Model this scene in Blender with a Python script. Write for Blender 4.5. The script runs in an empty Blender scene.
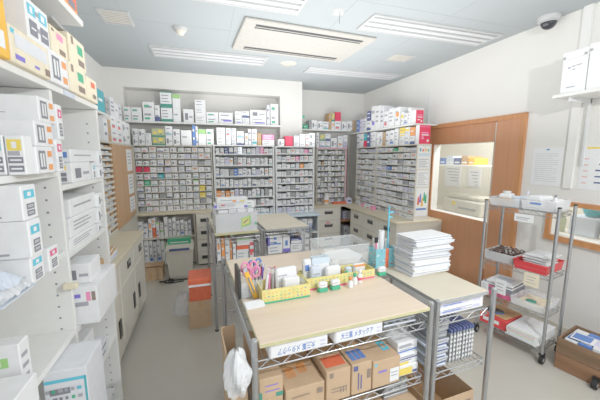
import bpy, math, random
from mathutils import Vector, Matrix
random.seed(11)
sc = bpy.context.scene
COL = sc.collection
PI = math.pi

# ------------------------------------------------------------------ camera model
FPX, HY, VX, CX, CY, H = 303.0, 157.0, 203.0, 300.0, 200.0, 1.57
PITCH = math.atan((CY-HY)/FPX)
YAW = math.atan((CX-VX)/(FPX/math.cos(PITCH)))
FW = Vector((math.sin(YAW)*math.cos(PITCH), math.cos(YAW)*math.cos(PITCH), -math.sin(PITCH)))
RT = Vector((math.cos(YAW), -math.sin(YAW), 0))
UP = RT.cross(FW)
def _ray(px, py): return FW + RT*((px-CX)/FPX) - UP*((py-CY)/FPX)
def AX(px, py, X): d = _ray(px, py); d = d*(X/d.x); return Vector((X, d.y, d.z+H))
def AY(px, py, Y): d = _ray(px, py); d = d*(Y/d.y); return Vector((d.x, Y, d.z+H))
def AZ(px, py, Z): d = _ray(px, py); d = d*((Z-H)/d.z); return Vector((d.x, d.y, Z))
def Yof(px, X, z):
    n = RT*FPX - FW*(px-CX); return -(n.x*X+n.z*(z-H))/n.y
def Xof(px, Y, z):
    n = RT*FPX - FW*(px-CX); return -(n.y*Y+n.z*(z-H))/n.x
def Zof(py, X, Y):
    m = UP*FPX + FW*(py-CY); return H-(m.x*X+m.y*Y)/m.z

cam = bpy.data.cameras.new('camera'); cam.sensor_width = 36; cam.lens = FPX/600*36; cam.clip_start = .05
co = bpy.data.objects.new('camera', cam); COL.objects.link(co)
mw = Matrix((RT, UP, -FW)).transposed().to_4x4(); mw.translation = Vector((0, 0, H)); co.matrix_world = mw
sc.camera = co

# ------------------------------------------------------------------ materials
MATS = {}
def mat(name, col, rough=.55, metal=0, var=.04, scale=30, emit=0, alpha=1, trans=0, bump=0):
    if name in MATS: return MATS[name]
    if name.endswith('_print'): col = [c*.80+.19 for c in col]  # prints paled towards white: haze put into their colour
    m = bpy.data.materials.new(name); m.use_nodes = True
    nt = m.node_tree; b = nt.nodes['Principled BSDF']
    lin = [(c/12.92 if c <= .04045 else ((c+.055)/1.055)**2.4) for c in col]
    tc = nt.nodes.new('ShaderNodeTexCoord'); nz = nt.nodes.new('ShaderNodeTexNoise')
    nz.inputs['Scale'].default_value = scale; nz.inputs['Detail'].default_value = 2
    nt.links.new(tc.outputs['Object'], nz.inputs['Vector'])
    cr = nt.nodes.new('ShaderNodeValToRGB')
    cr.color_ramp.elements[0].position = .3; cr.color_ramp.elements[1].position = .7
    cr.color_ramp.elements[0].color = [max(0, c*(1-var*2)) for c in lin]+[1]
    cr.color_ramp.elements[1].color = [min(1, c*(1+var)) for c in lin]+[1]
    nt.links.new(nz.outputs['Fac'], cr.inputs['Fac']); nt.links.new(cr.outputs['Color'], b.inputs['Base Color'])
    b.inputs['Roughness'].default_value = rough; b.inputs['Metallic'].default_value = metal
    if emit:
        b.inputs['Emission Color'].default_value = lin+[1]; b.inputs['Emission Strength'].default_value = emit
    if alpha < 1: b.inputs['Alpha'].default_value = alpha
    if trans: b.inputs['Transmission Weight'].default_value = trans; b.inputs['IOR'].default_value = 1.1
    if bump:
        bp = nt.nodes.new('ShaderNodeBump'); bp.inputs['Strength'].default_value = bump
        nt.links.new(nz.outputs['Fac'], bp.inputs['Height']); nt.links.new(bp.outputs['Normal'], b.inputs['Normal'])
    MATS[name] = m; return m

def wood_mat(name, c1, c2, axis, scale=6, rough=.4):
    if name in MATS: return MATS[name]
    m = mat(name, c1, rough); nt = m.node_tree; b = nt.nodes['Principled BSDF']
    nz = [n for n in nt.nodes if n.type == 'TEX_NOISE'][0]; tc = [n for n in nt.nodes if n.type == 'TEX_COORD'][0]
    mp = nt.nodes.new('ShaderNodeMapping'); s = [scale*8]*3; s[axis] = scale*.5
    mp.inputs['Scale'].default_value = s
    nt.links.new(tc.outputs['Object'], mp.inputs['Vector']); nt.links.new(mp.outputs['Vector'], nz.inputs['Vector'])
    nz.inputs['Scale'].default_value = 1; nz.inputs['Detail'].default_value = 5
    cr = [n for n in nt.nodes if n.type == 'VALTORGB'][0]
    f = lambda c: [(x/12.92 if x <= .04045 else ((x+.055)/1.055)**2.4) for x in c]+[1]
    cr.color_ramp.elements[0].color = f(c1); cr.color_ramp.elements[1].color = f(c2)
    return m

W = {
 'wall': mat('wall_paint', (.905,.90,.88), .8, var=.01, scale=3),
 'white': mat('white_card', (.93,.935,.94), .6, var=.02),
 'white2': mat('cool_white_card', (.88,.89,.91), .6, var=.02),
 'shelfwhite': mat('white_laminate', (.92,.92,.905), .45, var=.01),
 'fixture': mat('fixture_white', (.73,.74,.74), .45), 'steelwhite': mat('white_enamel', (.87,.88,.88), .4, var=.01),
 'cream': mat('cream_card', (.94,.89,.77), .65),
 'grey': mat('grey_plastic', (.62,.63,.63), .5),
 'beige': mat('beige_enamel', (.80,.78,.72), .45, var=.015),
 'beigelight': mat('pale_beige_enamel', (.85,.83,.78), .45, var=.015),
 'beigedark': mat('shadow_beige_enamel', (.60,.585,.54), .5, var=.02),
 'top': mat('beige_worktop', (.83,.78,.67), .4, var=.02, scale=14),
 'text': mat('grey_print', (.55,.56,.60), .7, var=.02),
 'dark': mat('dark_print', (.36,.37,.42), .6),
 'black': mat('black_plastic', (.08,.08,.085), .45),
 'handle': mat('dark_handle', (.18,.18,.18), .4),
 'green': mat('green_print', (.05,.62,.40), .55),
 'deepgreen': mat('deep_green_print', (.04,.45,.35), .55),
 'lime': mat('lime_print', (.52,.80,.36), .55),
 'blue': mat('blue_print', (.18,.38,.75), .55),
 'navy': mat('navy_print', (.14,.20,.45), .55),
 'violet': mat('violet_print', (.36,.30,.80), .55),
 'cyan': mat('cyan_print', (.18,.72,.85), .55),
 'teal': mat('teal_plastic', (.22,.65,.70), .5), 'holderblue': mat('light_cyan_card', (.50,.80,.86), .5),
 'red': mat('red_print', (.88,.20,.25), .5),
 'pinkred': mat('crimson_card', (.90,.20,.34), .5),
 'magenta': mat('magenta_print', (.90,.22,.45), .55),
 'pink': mat('pink_plastic', (.95,.55,.72), .4),
 'orange': mat('orange_print', (.95,.52,.18), .55),
 'redorange': mat('coral_card', (.92,.40,.26), .55),
 'yellow': mat('yellow_print', (.96,.82,.20), .55),
 'amber': mat('amber_card', (.97,.72,.20), .55),
 'lav': mat('lavender_card', (.82,.81,.91), .55),
 'olive': mat('olive_card', (.72,.74,.56), .6),
 'tan': mat('tan_card', (.76,.60,.42), .7),
 'kraft': mat('kraft_cardboard', (.77,.64,.50), .8, var=.03, scale=20),
 'kraftdark': mat('kraft_cardboard_inside', (.66,.51,.36), .8, var=.03),
 'brownprint': mat('brown_print', (.42,.33,.27), .7),
 'silver': mat('silver_foil', (.75,.77,.79), .3, metal=.7, var=.05),
 'chrome': mat('chrome_wire', (.78,.79,.80), .28, metal=1, var=.02),
 'postgrey': mat('grey_steel_post', (.66,.67,.68), .32, metal=.9, var=.03),
 'rubber': mat('black_rubber', (.07,.07,.07), .7),
 'clear': mat('clear_plastic', (.95,.97,.98), .4, alpha=.22, var=.01),
 'milky': mat('milky_plastic', (.96,.97,.98), .45, alpha=.42, var=.01),
 'bag': mat('thin_white_plastic', (.95,.96,.97), .25, alpha=.7, var=.02, bump=.3),
 'redplastic': mat('red_plastic', (.88,.22,.24), .35),
 'birch': wood_mat('birch_board', (.88,.785,.68), (.915,.83,.735), 0, 3),
 'boardedge': mat('pale_green_edge', (.78,.76,.56), .5),
 'greyboard': mat('grey_beige_board', (.84,.80,.71), .45, var=.02, scale=10),
 'orangewood': wood_mat('orange_door_wood', (.755,.50,.34), (.79,.54,.38), 2, 3, .38),
 'orangewood2': wood_mat('orange_frame_wood', (.74,.48,.28), (.80,.54,.34), 2, 3, .38),
 'tanwood': wood_mat('tan_cabinet_wood', (.73,.54,.37), (.79,.61,.43), 2, 4, .45),
 'cratewood': wood_mat('brown_crate_wood', (.40,.30,.21), (.55,.42,.31), 0, 4, .6), 'cratewood2': wood_mat('warm_crate_wood', (.48,.33,.22), (.60,.43,.31), 0, 4, .6),
 'glass': mat('window_glass', (.95,.97,.96), .03, alpha=.10, var=.0),
 'acwhite': mat('off_white_plastic', (.72,.71,.68), .5),
 'lens': mat('dark_dome', (.16,.17,.20), .08),
 'lamp': mat('lamp_diffuser', (.82,.83,.84), .5, emit=.02, var=0),
 'lamp2': mat('near_lamp_diffuser', (.82,.83,.84), .5, emit=.02, var=0),
 'acgrille': mat('ac_dark_slot', (.20,.21,.22), .6),
 'paper': mat('white_paper', (.93,.935,.94), .7, var=.015),
 'paperblue': mat('bluish_paper', (.80,.84,.90), .7, var=.02),
 'stackshade': mat('grey_blue_gap_shade', (.66,.70,.77), .8), 'creamwall': mat('cream_room_paint', (.92,.90,.84), .8, var=.01),  # stackshade: grey-blue with the dark of gaps between files put into the colour
 'patyellow': mat('pale_yellow_card', (.91,.86,.52), .6),
 'bluetint': mat('pale_blue_laminate', (.80,.87,.92), .4),
 'floor': mat('vinyl_floor', (.735,.715,.67), .28, var=.015, scale=5),
 'ceil': mat('ceiling_board', (.635,.665,.675), .85, var=.006, scale=5),
 'seam': mat('ceiling_seam', (.595,.625,.64), .9, var=.0),
 'brownbeads': mat('dark_brown_glass', (.28,.17,.13), .25, var=.2),
}

# ------------------------------------------------------------------ mesh builder
class B:
    def __init__(s): s.v = []; s.f = []; s.m = []; s.mats = []; s.smooth = set()
    def mi(s, m):
        m = W[m] if isinstance(m, str) else m
        if m not in s.mats: s.mats.append(m)
        return s.mats.index(m)
    def add(s, vs, fs, m, smooth=False, M=None):
        o = len(s.v); k = s.mi(m)
        s.v += [(M @ Vector(p)) if M else Vector(p) for p in vs]
        for f in fs:
            if smooth: s.smooth.add(len(s.f))
            s.f.append([o+i for i in f]); s.m.append(k)
        return s
    def box(s, x0, x1, y0, y1, z0, z1, m, M=None):
        return s.add([(x0,y0,z0),(x1,y0,z0),(x1,y1,z0),(x0,y1,z0),(x0,y0,z1),(x1,y0,z1),(x1,y1,z1),(x0,y1,z1)],
            [(0,3,2,1),(4,5,6,7),(0,1,5,4),(1,2,6,5),(2,3,7,6),(3,0,4,7)], m, M=M)
    def rbox(s, x0, x1, y0, y1, z0, z1, m, r=.004, M=None):      # box with chamfered edges
        r = min(r, (x1-x0)/3, (y1-y0)/3, (z1-z0)/3)
        vs = []; 
        for z, i in ((z0, r), (z0+r, 0), (z1-r, 0), (z1, r)):
            for (x, y) in ((x0+r,y0),(x1-r,y0),(x1,y0+r),(x1,y1-r),(x1-r,y1),(x0+r,y1),(x0,y1-r),(x0,y0+r)):
                cx, cy = (x0+x1)/2, (y0+y1)/2
                xx = min(max(x, x0+i), x1-i); yy = min(max(y, y0+i), y1-i); vs.append((xx, yy, z))
        fs = [tuple(range(7,-1,-1)), tuple(range(24,32))]
        for l in range(3):
            for i in range(8):
                j = (i+1) % 8; fs.append((l*8+i, l*8+j, l*8+8+j, l*8+8+i))
        return s.add(vs, fs, m, M=M)
    def quad(s, a, b, c, d, m, M=None): return s.add([a,b,c,d], [(0,1,2,3)], m, M=M)
    def cyl(s, p0, p1, r, m, n=12, r1=None, M=None, smooth=True, caps=True):
        p0, p1 = Vector(p0), Vector(p1); r1 = r if r1 is None else r1
        d = (p1-p0).normalized(); a = d.orthogonal().normalized(); b = d.cross(a)
        vs = []
        for p, q in ((p0, r), (p1, r1)):
            for i in range(n):
                t = 2*PI*i/n; vs.append(p+a*(q*math.cos(t))+b*(q*math.sin(t)))
        s.add(vs, [(i, (i+1) % n, n+(i+1) % n, n+i) for i in range(n)], m, smooth, M)
        if caps: s.add(vs, [tuple(range(n-1,-1,-1)), tuple(range(n, 2*n))], m, False, M)
        return s
    def lathe(s, prof, m, n=20, M=None, c=(0,0)):
        vs = []; fs = []
        for r, z in prof:
            for i in range(n):
                t = 2*PI*i/n; vs.append((c[0]+r*math.cos(t), c[1]+r*math.sin(t), z))
        for l in range(len(prof)-1):
            for i in range(n):
                j = (i+1) % n; fs.append((l*n+i, l*n+j, l*n+n+j, l*n+n+i))
        return s.add(vs, fs, m, True, M)
    def tube(s, pts, r, m, n=6, M=None, closed=False):
        pts = [Vector(p) for p in pts]
        N = len(pts); vs = []; prev = None
        for k, p in enumerate(pts):
            if closed: d = pts[(k+1) % N]-pts[k-1]
            else: d = pts[min(k+1, N-1)]-pts[max(k-1, 0)]
            d.normalize()
            a = d.orthogonal().normalized() if prev is None else (prev-d*prev.dot(d)).normalized()
            prev = a; b = d.cross(a)
            for i in range(n):
                t = 2*PI*i/n; vs.append(p+a*(r*math.cos(t))+b*(r*math.sin(t)))
        fs = []
        for k in range(N if closed else N-1):
            k2 = (k+1) % N
            for i in range(n):
                j = (i+1) % n; fs.append((k*n+i, k*n+j, k2*n+j, k2*n+i))
        if not closed: fs += [tuple(range(n-1,-1,-1)), tuple(range((N-1)*n, N*n))]
        return s.add(vs, fs, m, True, M)
    def ball(s, c, r, m, sx=1, sy=1, sz=1, n=14, k=8, z0=-1, z1=1, M=None):
        prof = []
        a0, a1 = math.asin(z0), math.asin(z1)
        for i in range(k+1):
            a = a0+(a1-a0)*i/k; prof.append((max(math.cos(a), .001), math.sin(a)))
        vs = []; fs = []
        for q, z in prof:
            for i in range(n):
                t = 2*PI*i/n; vs.append((c[0]+r*sx*q*math.cos(t), c[1]+r*sy*q*math.sin(t), c[2]+r*sz*z))
        for l in range(k):
            for i in range(n):
                j = (i+1) % n; fs.append((l*n+i, l*n+j, l*n+n+j, l*n+n+i))
        return s.add(vs, fs, m, True, M)
    def sheet(s, f, nu, nv, m, smooth=True, M=None):              # f(u,v) -> point
        vs = [f(i/nu, j/nv) for j in range(nv+1) for i in range(nu+1)]
        fs = [(j*(nu+1)+i, j*(nu+1)+i+1, (j+1)*(nu+1)+i+1, (j+1)*(nu+1)+i) for j in range(nv) for i in range(nu)]
        return s.add(vs, fs, m, smooth, M)
    def text(s, string, size, m, M, width=None):                 # lettering: x along the line, z normal
        cu = bpy.data.curves.new('lettering', 'FONT'); cu.body = string; cu.size = size; cu.align_x = 'CENTER'; cu.align_y = 'CENTER'; cu.offset = size*.012
        o = bpy.data.objects.new('lettering', cu); COL.objects.link(o)
        dg = bpy.context.evaluated_depsgraph_get(); me = bpy.data.meshes.new_from_object(o.evaluated_get(dg))
        k = 1
        if width and len(me.vertices):
            xs = [v.co.x for v in me.vertices]; k = width/max(1e-6, max(xs)-min(xs))
        s.add([(v.co.x*k, v.co.y, v.co.z) for v in me.vertices], [tuple(p.vertices) for p in me.polygons], m, M=M)
        bpy.data.objects.remove(o); bpy.data.curves.remove(cu); bpy.data.meshes.remove(me)
        return s
    def mesh(s, name):
        me = bpy.data.meshes.new(name); me.from_pydata([tuple(v) for v in s.v], [], s.f)
        for m in s.mats: me.materials.append(m)
        me.polygons.foreach_set('material_index', s.m)
        if s.smooth: me.polygons.foreach_set('use_smooth', [i in s.smooth for i in range(len(s.f))])
        me.update(); return me

LABELS = {}
def tag(o, label, cat, group=None):
    o['label'] = label; o['category'] = cat
    if group: o['group'] = group
    LABELS.setdefault(label, []).append((o.name, group))
    return o
def obj(name, b, parent=None, loc=None, rz=0, label=None):
    """one mesh object.  top-level: verts are moved so that the origin sits at the base centre (world coords), unless loc given (verts local)."""
    if parent is None and loc is None:
        xs = [v.x for v in b.v]; ys = [v.y for v in b.v]; zs = [v.z for v in b.v]
        c = Vector(((min(xs)+max(xs))/2, (min(ys)+max(ys))/2, min(zs)))
        for i, v in enumerate(b.v): b.v[i] = v-c
        loc = c
    o = bpy.data.objects.new(name, b.mesh(name)); COL.objects.link(o)
    if parent is not None:
        o.parent = parent
        if parent.get('_w'):                                       # parent at a place: verts in world coords
            c = Vector(parent['_w'])
            for v in o.data.vertices: v.co -= c
            if parent.parent is None: pass
            o['_w'] = list(c)
    else:
        o.location = loc; o.rotation_euler.z = rz
    if label: o['label'] = label
    return o
def thing(name, label, cat, loc=(0,0,0), rz=0, group=None, world=True):
    """an Empty at the base. world=True: children are given in world coordinates; else in the thing's own frame"""
    o = bpy.data.objects.new(name, None); COL.objects.link(o); o.empty_display_size = .1
    o.location = loc; o.rotation_euler.z = rz; tag(o, label, cat, group)
    if world: o['_w'] = list(loc)
    return o
def struct(name, b, parent=None):
    o = obj(name, b, parent)
    if parent is None: o['kind'] = 'structure'
    return o

ORD = ('zeroth first second third fourth fifth sixth seventh eighth ninth tenth eleventh twelfth thirteenth fourteenth fifteenth sixteenth '
       'seventeenth eighteenth nineteenth twentieth twenty-first twenty-second twenty-third twenty-fourth').split()

# ------------------------------------------------------------------ printed cartons
def lines(n, u0=.12, u1=.8, v0=.35, v1=.75, m='text', j=.25):
    r = []
    for i in range(n):
        v = v1-(v1-v0)*i/max(1, n-1) if n > 1 else (v0+v1)/2
        h = (v1-v0)/max(2, n)*.28
        r.append(('F', u0, v-h, u1-random.random()*j, v+h, m))
    return r
def endmarks(c):
    q = [('F', .15,.62,.85,.86, c), ('F', .38,.68,.62,.80, 'white')]
    for k in range(2): q.append(('F', .25,.10+.20*k,.78,.27+.20*k, 'dark'))
    for k in range(2): q += [('F', .33,.16+.2*k,.70,.175+.2*k, 'white'), ('F', .33,.20+.2*k,.70,.215+.2*k, 'white')]
    q += [('L', .1,.62,.5,.66,'text'), ('L', .1,.52,.4,.55,'text'), ('L', .82,.1,.88,.16,'text')]
    return q
STY = {   # style: base, words, prints
 'w':  ('white', 'white', lambda: lines(random.randint(1,3))),
 'w2': ('white2', 'white', lambda: lines(random.randint(2,3), m='dark')),
 'wg': ('white', 'white and green', lambda: lines(2)+[('F',.15,.1,.6,.2,'green'),('F',.15,.74,.55,.84,'green')]),
 'wb': ('white', 'white and blue', lambda: lines(2)+[('F',.1,.12,.9,.26,'blue')]),
 'wn': ('white', 'white and navy', lambda: lines(2)+[('F',.0,.0,1,.3,'navy')]),
 'wp': ('white', 'white and purple', lambda: lines(2)+[('F',.3,.2,.9,.36,'violet')]),
 'wv': ('white', 'white and violet', lambda: [('F',0,0,1,.22,'violet'),('F',.3,.4,.7,.75,'blue')]),
 'wr': ('white', 'white and red', lambda: lines(2)+[('F',.1,.15,.7,.32,'red')]),
 'wo': ('white', 'white and orange', lambda: lines(2)+[('F',.2,.5,.8,.75,'orange')]),
 'wt': ('white', 'white and teal', lambda: lines(2)+[('F',.05,.1,.95,.25,'teal')]),
 'wy': ('white', 'white and yellow', lambda: lines(2)+[('F',.05,.55,.95,.8,'yellow')]),
 'wd': ('white', 'white dark-printed', lambda: [('F',.15,.2,.45,.7,'dark'),('F',.55,.35,.9,.5,'text')]),
 'gb': ('white', 'green-banded white', lambda: [('F',0,0,1,.2,'deepgreen'),('F',0,.93,1,1,'deepgreen'),('R',0,0,1,1,'deepgreen')]+lines(3)),
 'gl': ('white', 'light green and white', lambda: [('F',0,.70,1,.98,'lime')]+lines(1,v0=.7,v1=.8)),
 'ec': ('white', 'white cyan-marked', lambda: endmarks('cyan')),
 'em': ('white', 'white magenta-marked', lambda: endmarks('magenta')),
 'ey': ('white', 'white yellow-marked', lambda: endmarks('yellow')),
 'eo': ('white', 'white orange-marked', lambda: [('F',.12,.15,.52,.85,'dark'),('F',.2,.25,.3,.75,'white'),('F',.36,.25,.44,.75,'white'),('F',.65,.62,.92,.85,'orange'),('F',.65,.12,.92,.34,'orange'),('L',.1,.7,.3,.76,'text'),('L',.45,.5,.7,.53,'text'),('L',.4,.3,.8,.33,'text')]),
 'eb': ('white', 'white blue-marked', lambda: endmarks('blue')),
 'eg': ('white', 'white green-marked', lambda: [('F',.2,.1,.8,.2,'lime'),('F',.3,.13,.6,.17,'white'),('L',.55,.6,.9,.78,'lime'),('L',.62,.64,.84,.72,'white')]+lines(3)+[('L',.1,.2,.8,.24,'text'),('L',.1,.35,.8,.38,'text')]),
 'cp': ('cream', 'cream pink-labelled', lambda: [('F',.35,.62,.75,.86,'pink'),('F',.45,.12,.85,.32,'brownprint'),('F',.05,.8,.2,.9,'brownprint')]),
 'cg': ('cream', 'cream green-labelled', lambda: [('F',.5,.5,.85,.82,'green'),('F',.5,.12,.9,.34,'brownprint'),('F',.15,.7,.28,.95,'brownprint')]),
 'co': ('cream', 'cream coral-labelled', lambda: [('F',.4,.6,.8,.85,'redorange'),('F',.5,.15,.85,.34,'brownprint')]),
 'ct': ('cream', 'cream', lambda: [('F',.03,.78,.12,.92,'cyan'),('F',.1,.45,.95,.85,'white2'),('F',.08,.12,.3,.26,'violet'),('F',.55,.14,.68,.22,'violet'),('F',.85,.08,1,.3,'brownprint')]),
 'ye': ('amber', 'yellow', lambda: [('F',.3,.1,.75,.3,'white')]),
 'red':('pinkred', 'crimson', lambda: []),
 'teal':('teal', 'teal', lambda: lines(1, m='white')),
 'blue':('blue', 'blue', lambda: lines(2, m='white')),
 'navy':('navy', 'navy', lambda: lines(2, m='white')),
 'lav':('lav', 'pale lavender', lambda: lines(2)),
 'yel':('yellow', 'yellow', lambda: lines(1, m='dark')),
 'ora':('orange', 'orange', lambda: lines(1, m='white')),
 'or2':('redorange', 'coral', lambda: [('F',.0,.0,1,.12,'orange')]),
 'grn':('green', 'green', lambda: lines(1, m='white')),
 'pnk':('pink', 'pink', lambda: lines(2, m='white')),
 'tan':('tan', 'tan', lambda: lines(2)),
 'oli':('olive', 'olive-patterned', lambda: [('F',0,0,1,.2,'deepgreen'),('F',.1,.35,.35,.6,'yellow'),('F',.5,.5,.8,.85,'yellow'),('F',.6,.3,.75,.42,'deepgreen')]),
 'gry':('grey', 'grey', lambda: lines(2, m='dark')),
 'sil':('silver', 'silver', lambda: lines(2)),
}
def prints(b, w, d, h, rects, e=.0007):
    for (f, u0, v0, u1, v1, m) in rects:
        if u1 <= u0 or v1 <= v0: continue
        if f == 'F': P = [(-w/2+u*w, -d/2-e, v*h) for u, v in ((u0,v0),(u1,v0),(u1,v1),(u0,v1))]
        elif f == 'K': P = [(w/2-u*w, d/2+e, v*h) for u, v in ((u0,v0),(u1,v0),(u1,v1),(u0,v1))]
        elif f == 'R': P = [(w/2+e, -d/2+u*d, v*h) for u, v in ((u0,v0),(u1,v0),(u1,v1),(u0,v1))]
        elif f == 'L': P = [(-w/2-e, d/2-u*d, v*h) for u, v in ((u0,v0),(u1,v0),(u1,v1),(u0,v1))]
        else: P = [(-w/2+u*w, -d/2+v*d, h+e) for u, v in ((u0,v0),(u1,v0),(u1,v1),(u0,v1))]
        b.quad(*P, m)
        e += .00008
def carton(name, w, d, h, loc, rz, style, label, cat='box', group=None, extra=None, round=True, parts=False):
    base, desc, fn = STY[style]
    b = B()
    (b.rbox if round else b.box)(-w/2, w/2, -d/2, d/2, 0, h, base, *((.0025,) if round else ()))
    prints(b, w, d, h, fn()+(extra or []))
    return tag(obj(name, b, loc=loc, rz=rz), label, cat, group)
FACE = {'-Y': 0, '+X': PI/2, '-X': -PI/2}
def row_y(Y, z0, items, where, group, depth=.16, name='carton', start=1, noun='carton', word='from left on', zmax=9):
    """cartons facing the camera along a shelf whose fronts lie at depth Y. items: px left, px right, px top, style"""
    prev = -99
    for i, it in enumerate(items):
        xl, xr, yt, st = it[:4]; n = it[4] if len(it) > 4 else 1
        xm = Xof((xl+xr)/2, Y, z0); z1 = min(zmax, Zof(yt, xm, Y)); zm = (z0+z1)/2
        x0, x1 = max(Xof(xl, Y, zm), prev+.003), Xof(xr, Y, zm)-.002
        if x1-x0 < .012: x1 = x0+.012
        prev = x1; hh = (z1-z0)/n
        for k in range(n):
            s = st[k % len(st)] if isinstance(st, (list, tuple)) else st
            pre = STY[s][1]
            lv = '' if n == 1 else (', bottom one' if k == 0 else ', top one' if k == n-1 else ', middle one')
            dd = depth*(.75+.25*random.random())
            carton(name, x1-x0, dd, hh-.0015, ((x0+x1)/2, Y+dd/2+random.random()*.006, z0+k*hh), 0, s,
                   f'{pre} {noun}, {ORD[i+start]} {word} {where}{lv}', 'box', group)
def row_x(X, sign, z0, items, where, group, depth=.2, name='carton', start=1, noun='carton', word='from left on', zmax=9):
    """the same along a shelf whose fronts lie at X and face sign*X"""
    prev = None
    for i, it in enumerate(items):
        xl, xr, yt, st = it[:4]; n = it[4] if len(it) > 4 else 1
        ym = Yof((xl+xr)/2, X, z0); z1 = min(zmax, Zof(yt, X, ym)); zm = (z0+z1)/2
        ya, yb = Yof(xl, X, zm), Yof(xr, X, zm)
        y0, y1 = min(ya, yb), max(ya, yb)
        if prev is not None:
            if sign > 0: y0 = max(y0, prev+.003)
            else: y1 = min(y1, prev-.003)
        if y1-y0 < .015: 
            if sign > 0: y1 = y0+.015
            else: y0 = y1-.015
        prev = y1 if sign > 0 else y0; hh = (z1-z0)/n
        for k in range(n):
            s = st[k % len(st)] if isinstance(st, (list, tuple)) else st
            lv = '' if n == 1 else (', bottom one' if k == 0 else ', top one' if k == n-1 else ', middle one')
            dd = depth*(.8+.2*random.random())
            carton(name, y1-y0-.002, dd, hh-.0015, (X-sign*dd/2, (y0+y1)/2, z0+k*hh), PI/2*sign, s,
                   f'{STY[s][1]} {noun}, {ORD[i+start]} {word} {where}{lv}', 'box', group)
# ================================================================== ROOM
XR, XL, ZC, YB, YR = 3.03, -1.25, 2.78, 4.9, 5.45
XP = 1.59                       # side of the wall projection
Y0 = -.9
b = B(); b.box(XL-.1, XR+1.6, Y0, YR+.2, -.06, 0, 'floor'); struct('floor', b)
b = B(); b.box(XL-.1, XR+.12, Y0, YR+.2, ZC, ZC+.06, 'ceil')
for x in (-.6, .3, 1.2, 2.1): b.box(x-.0025, x+.0025, Y0, YR, ZC-.0012, ZC, 'seam')
for y in (1.4, 2.3, 3.2, 4.1): b.box(XL, XR, y-.0025, y+.0025, ZC-.001, ZC, 'seam')
struct('ceiling', b)
b = B(); b.box(XL-.1, XL, Y0, YR+.1, 0, ZC, 'wall'); struct('wall_left', b)
# back wall: projection with a niche, recess beyond it
NX0, NX1, NZ0, NZ1, NY = -1.02, 1.215, 1.70, 2.535, 5.14
b = B()
b.box(XL, XP, YB, NY, 0, NZ0, 'wall'); b.box(XL, XP, YB, NY, NZ1, ZC, 'wall')
b.box(XL, NX0, YB, NY, NZ0, NZ1, 'wall'); b.box(NX1, XP, YB, NY, NZ0, NZ1, 'wall')
b.box(XL, XP, NY, YR, 0, ZC, 'wall'); b.box(XP, XR+.1, YR, YR+.1, 0, ZC, 'wall'); b.box(XL, XP, YR, YR+.1, 0, ZC, 'wall')
struct('wall_back', b)
# right wall with a glazed door opening and a window opening
DG = (2.55, 3.46, .84, 1.735)          # door glass y0,y1,z0,z1
WN = (1.20, 1.90, .87, 1.145)          # window opening
b = B()
XO = XR+.1
def wallseg(y0, y1, z0, z1): b.box(XR, XO, y0, y1, z0, z1, 'wall')
wallseg(Y0, WN[0], 0, ZC); wallseg(WN[0], WN[1], 0, WN[2]); wallseg(WN[0], WN[1], WN[3], ZC)
wallseg(WN[1], DG[0], 0, ZC); wallseg(DG[0], DG[1], 0, DG[2]); wallseg(DG[0], DG[1], DG[3], ZC); wallseg(DG[1], YR+.1, 0, ZC)
struct('wall_right', b)
# room beyond the right wall
b = B(); b.box(4.5, 4.6, .6, 5.4, 0, 2.6, 'creamwall'); b.box(XO, 4.5, 5.3, 5.4, 0, 2.6, 'creamwall'); b.box(XO, 4.5, .6, .7, 0, 2.6, 'creamwall')
struct('wall_beyond', b)
b = B(); b.box(XO, 4.6, .6, 5.4, 2.6, 2.66, 'ceil'); struct('ceiling_beyond', b)
# baseboards
b = B(); b.box(XR-.012, XR, 1.0, 2.22, 0, .06, 'beige'); struct('baseboard_right', b)
b = B(); b.box(XR-.022, XR, 1.775, 1.84, 1.30, ZC, 'shelfwhite'); struct('trim_1', b)

# sliding door
d = bpy.data.objects.new('door_1', None); COL.objects.link(d); d['kind'] = 'structure'
b = B()
b.box(XR-.035, XR-.001, 3.55, 3.60, 0, 2.0, 'orangewood2'); b.box(XR-.035, XR-.001, 2.215, 2.265, 0, 2.0, 'orangewood2'); b.box(XR-.035, XR-.001, 2.2655, 3.5495, 1.95, 2.0, 'orangewood2')
obj('door_frame', b, d)
b = B(); xx = XR-.014
b.box(xx, XR-.001, DG[1], 3.55, .01, 1.95, 'orangewood'); b.box(xx, XR-.001, 2.545, DG[0], .01, 1.95, 'orangewood')
b.box(xx, XR-.001, DG[0], DG[1], .01, DG[2], 'orangewood'); b.box(xx, XR-.001, DG[0], DG[1], DG[3], 1.95, 'orangewood')
leaf = obj('door_leaf', b, d)
b = B(); b.box(XR+.03, XR+.036, DG[0], DG[1], DG[2], DG[3], 'glass'); obj('glass_pane', b, leaf)
b = B(); b.box(XR-.03, XR-.001, 2.265, 2.52, .01, 1.95, 'orangewood'); fx = obj('fixed_panel', b, d)
b = B(); b.box(XR-.02, XR-.002, 2.523, 2.54, .3, 1.94, 'beigelight'); obj('edge_strip', b, d)
# window
d = bpy.data.objects.new('window_1', None); COL.objects.link(d); d['kind'] = 'structure'
b = B(); t = .04
b.box(XR-.03, XR-.001, WN[0]-t, WN[1]+t, WN[3], WN[3]+t, 'orangewood2'); b.box(XR-.035, XR-.001, WN[0]-t, WN[1]+t, WN[2]-t-.01, WN[2], 'orangewood2')
b.box(XR-.03, XR-.001, WN[1], WN[1]+t, WN[2], WN[3], 'orangewood2'); b.box(XR-.03, XR-.001, WN[0]-t, WN[0], WN[2], WN[3], 'orangewood2')
obj('window_frame', b, d)
b = B(); b.box(XR+.05, XR+.055, WN[0], WN[1], WN[2], WN[3], 'glass'); obj('glass_pane', b, d)

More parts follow.
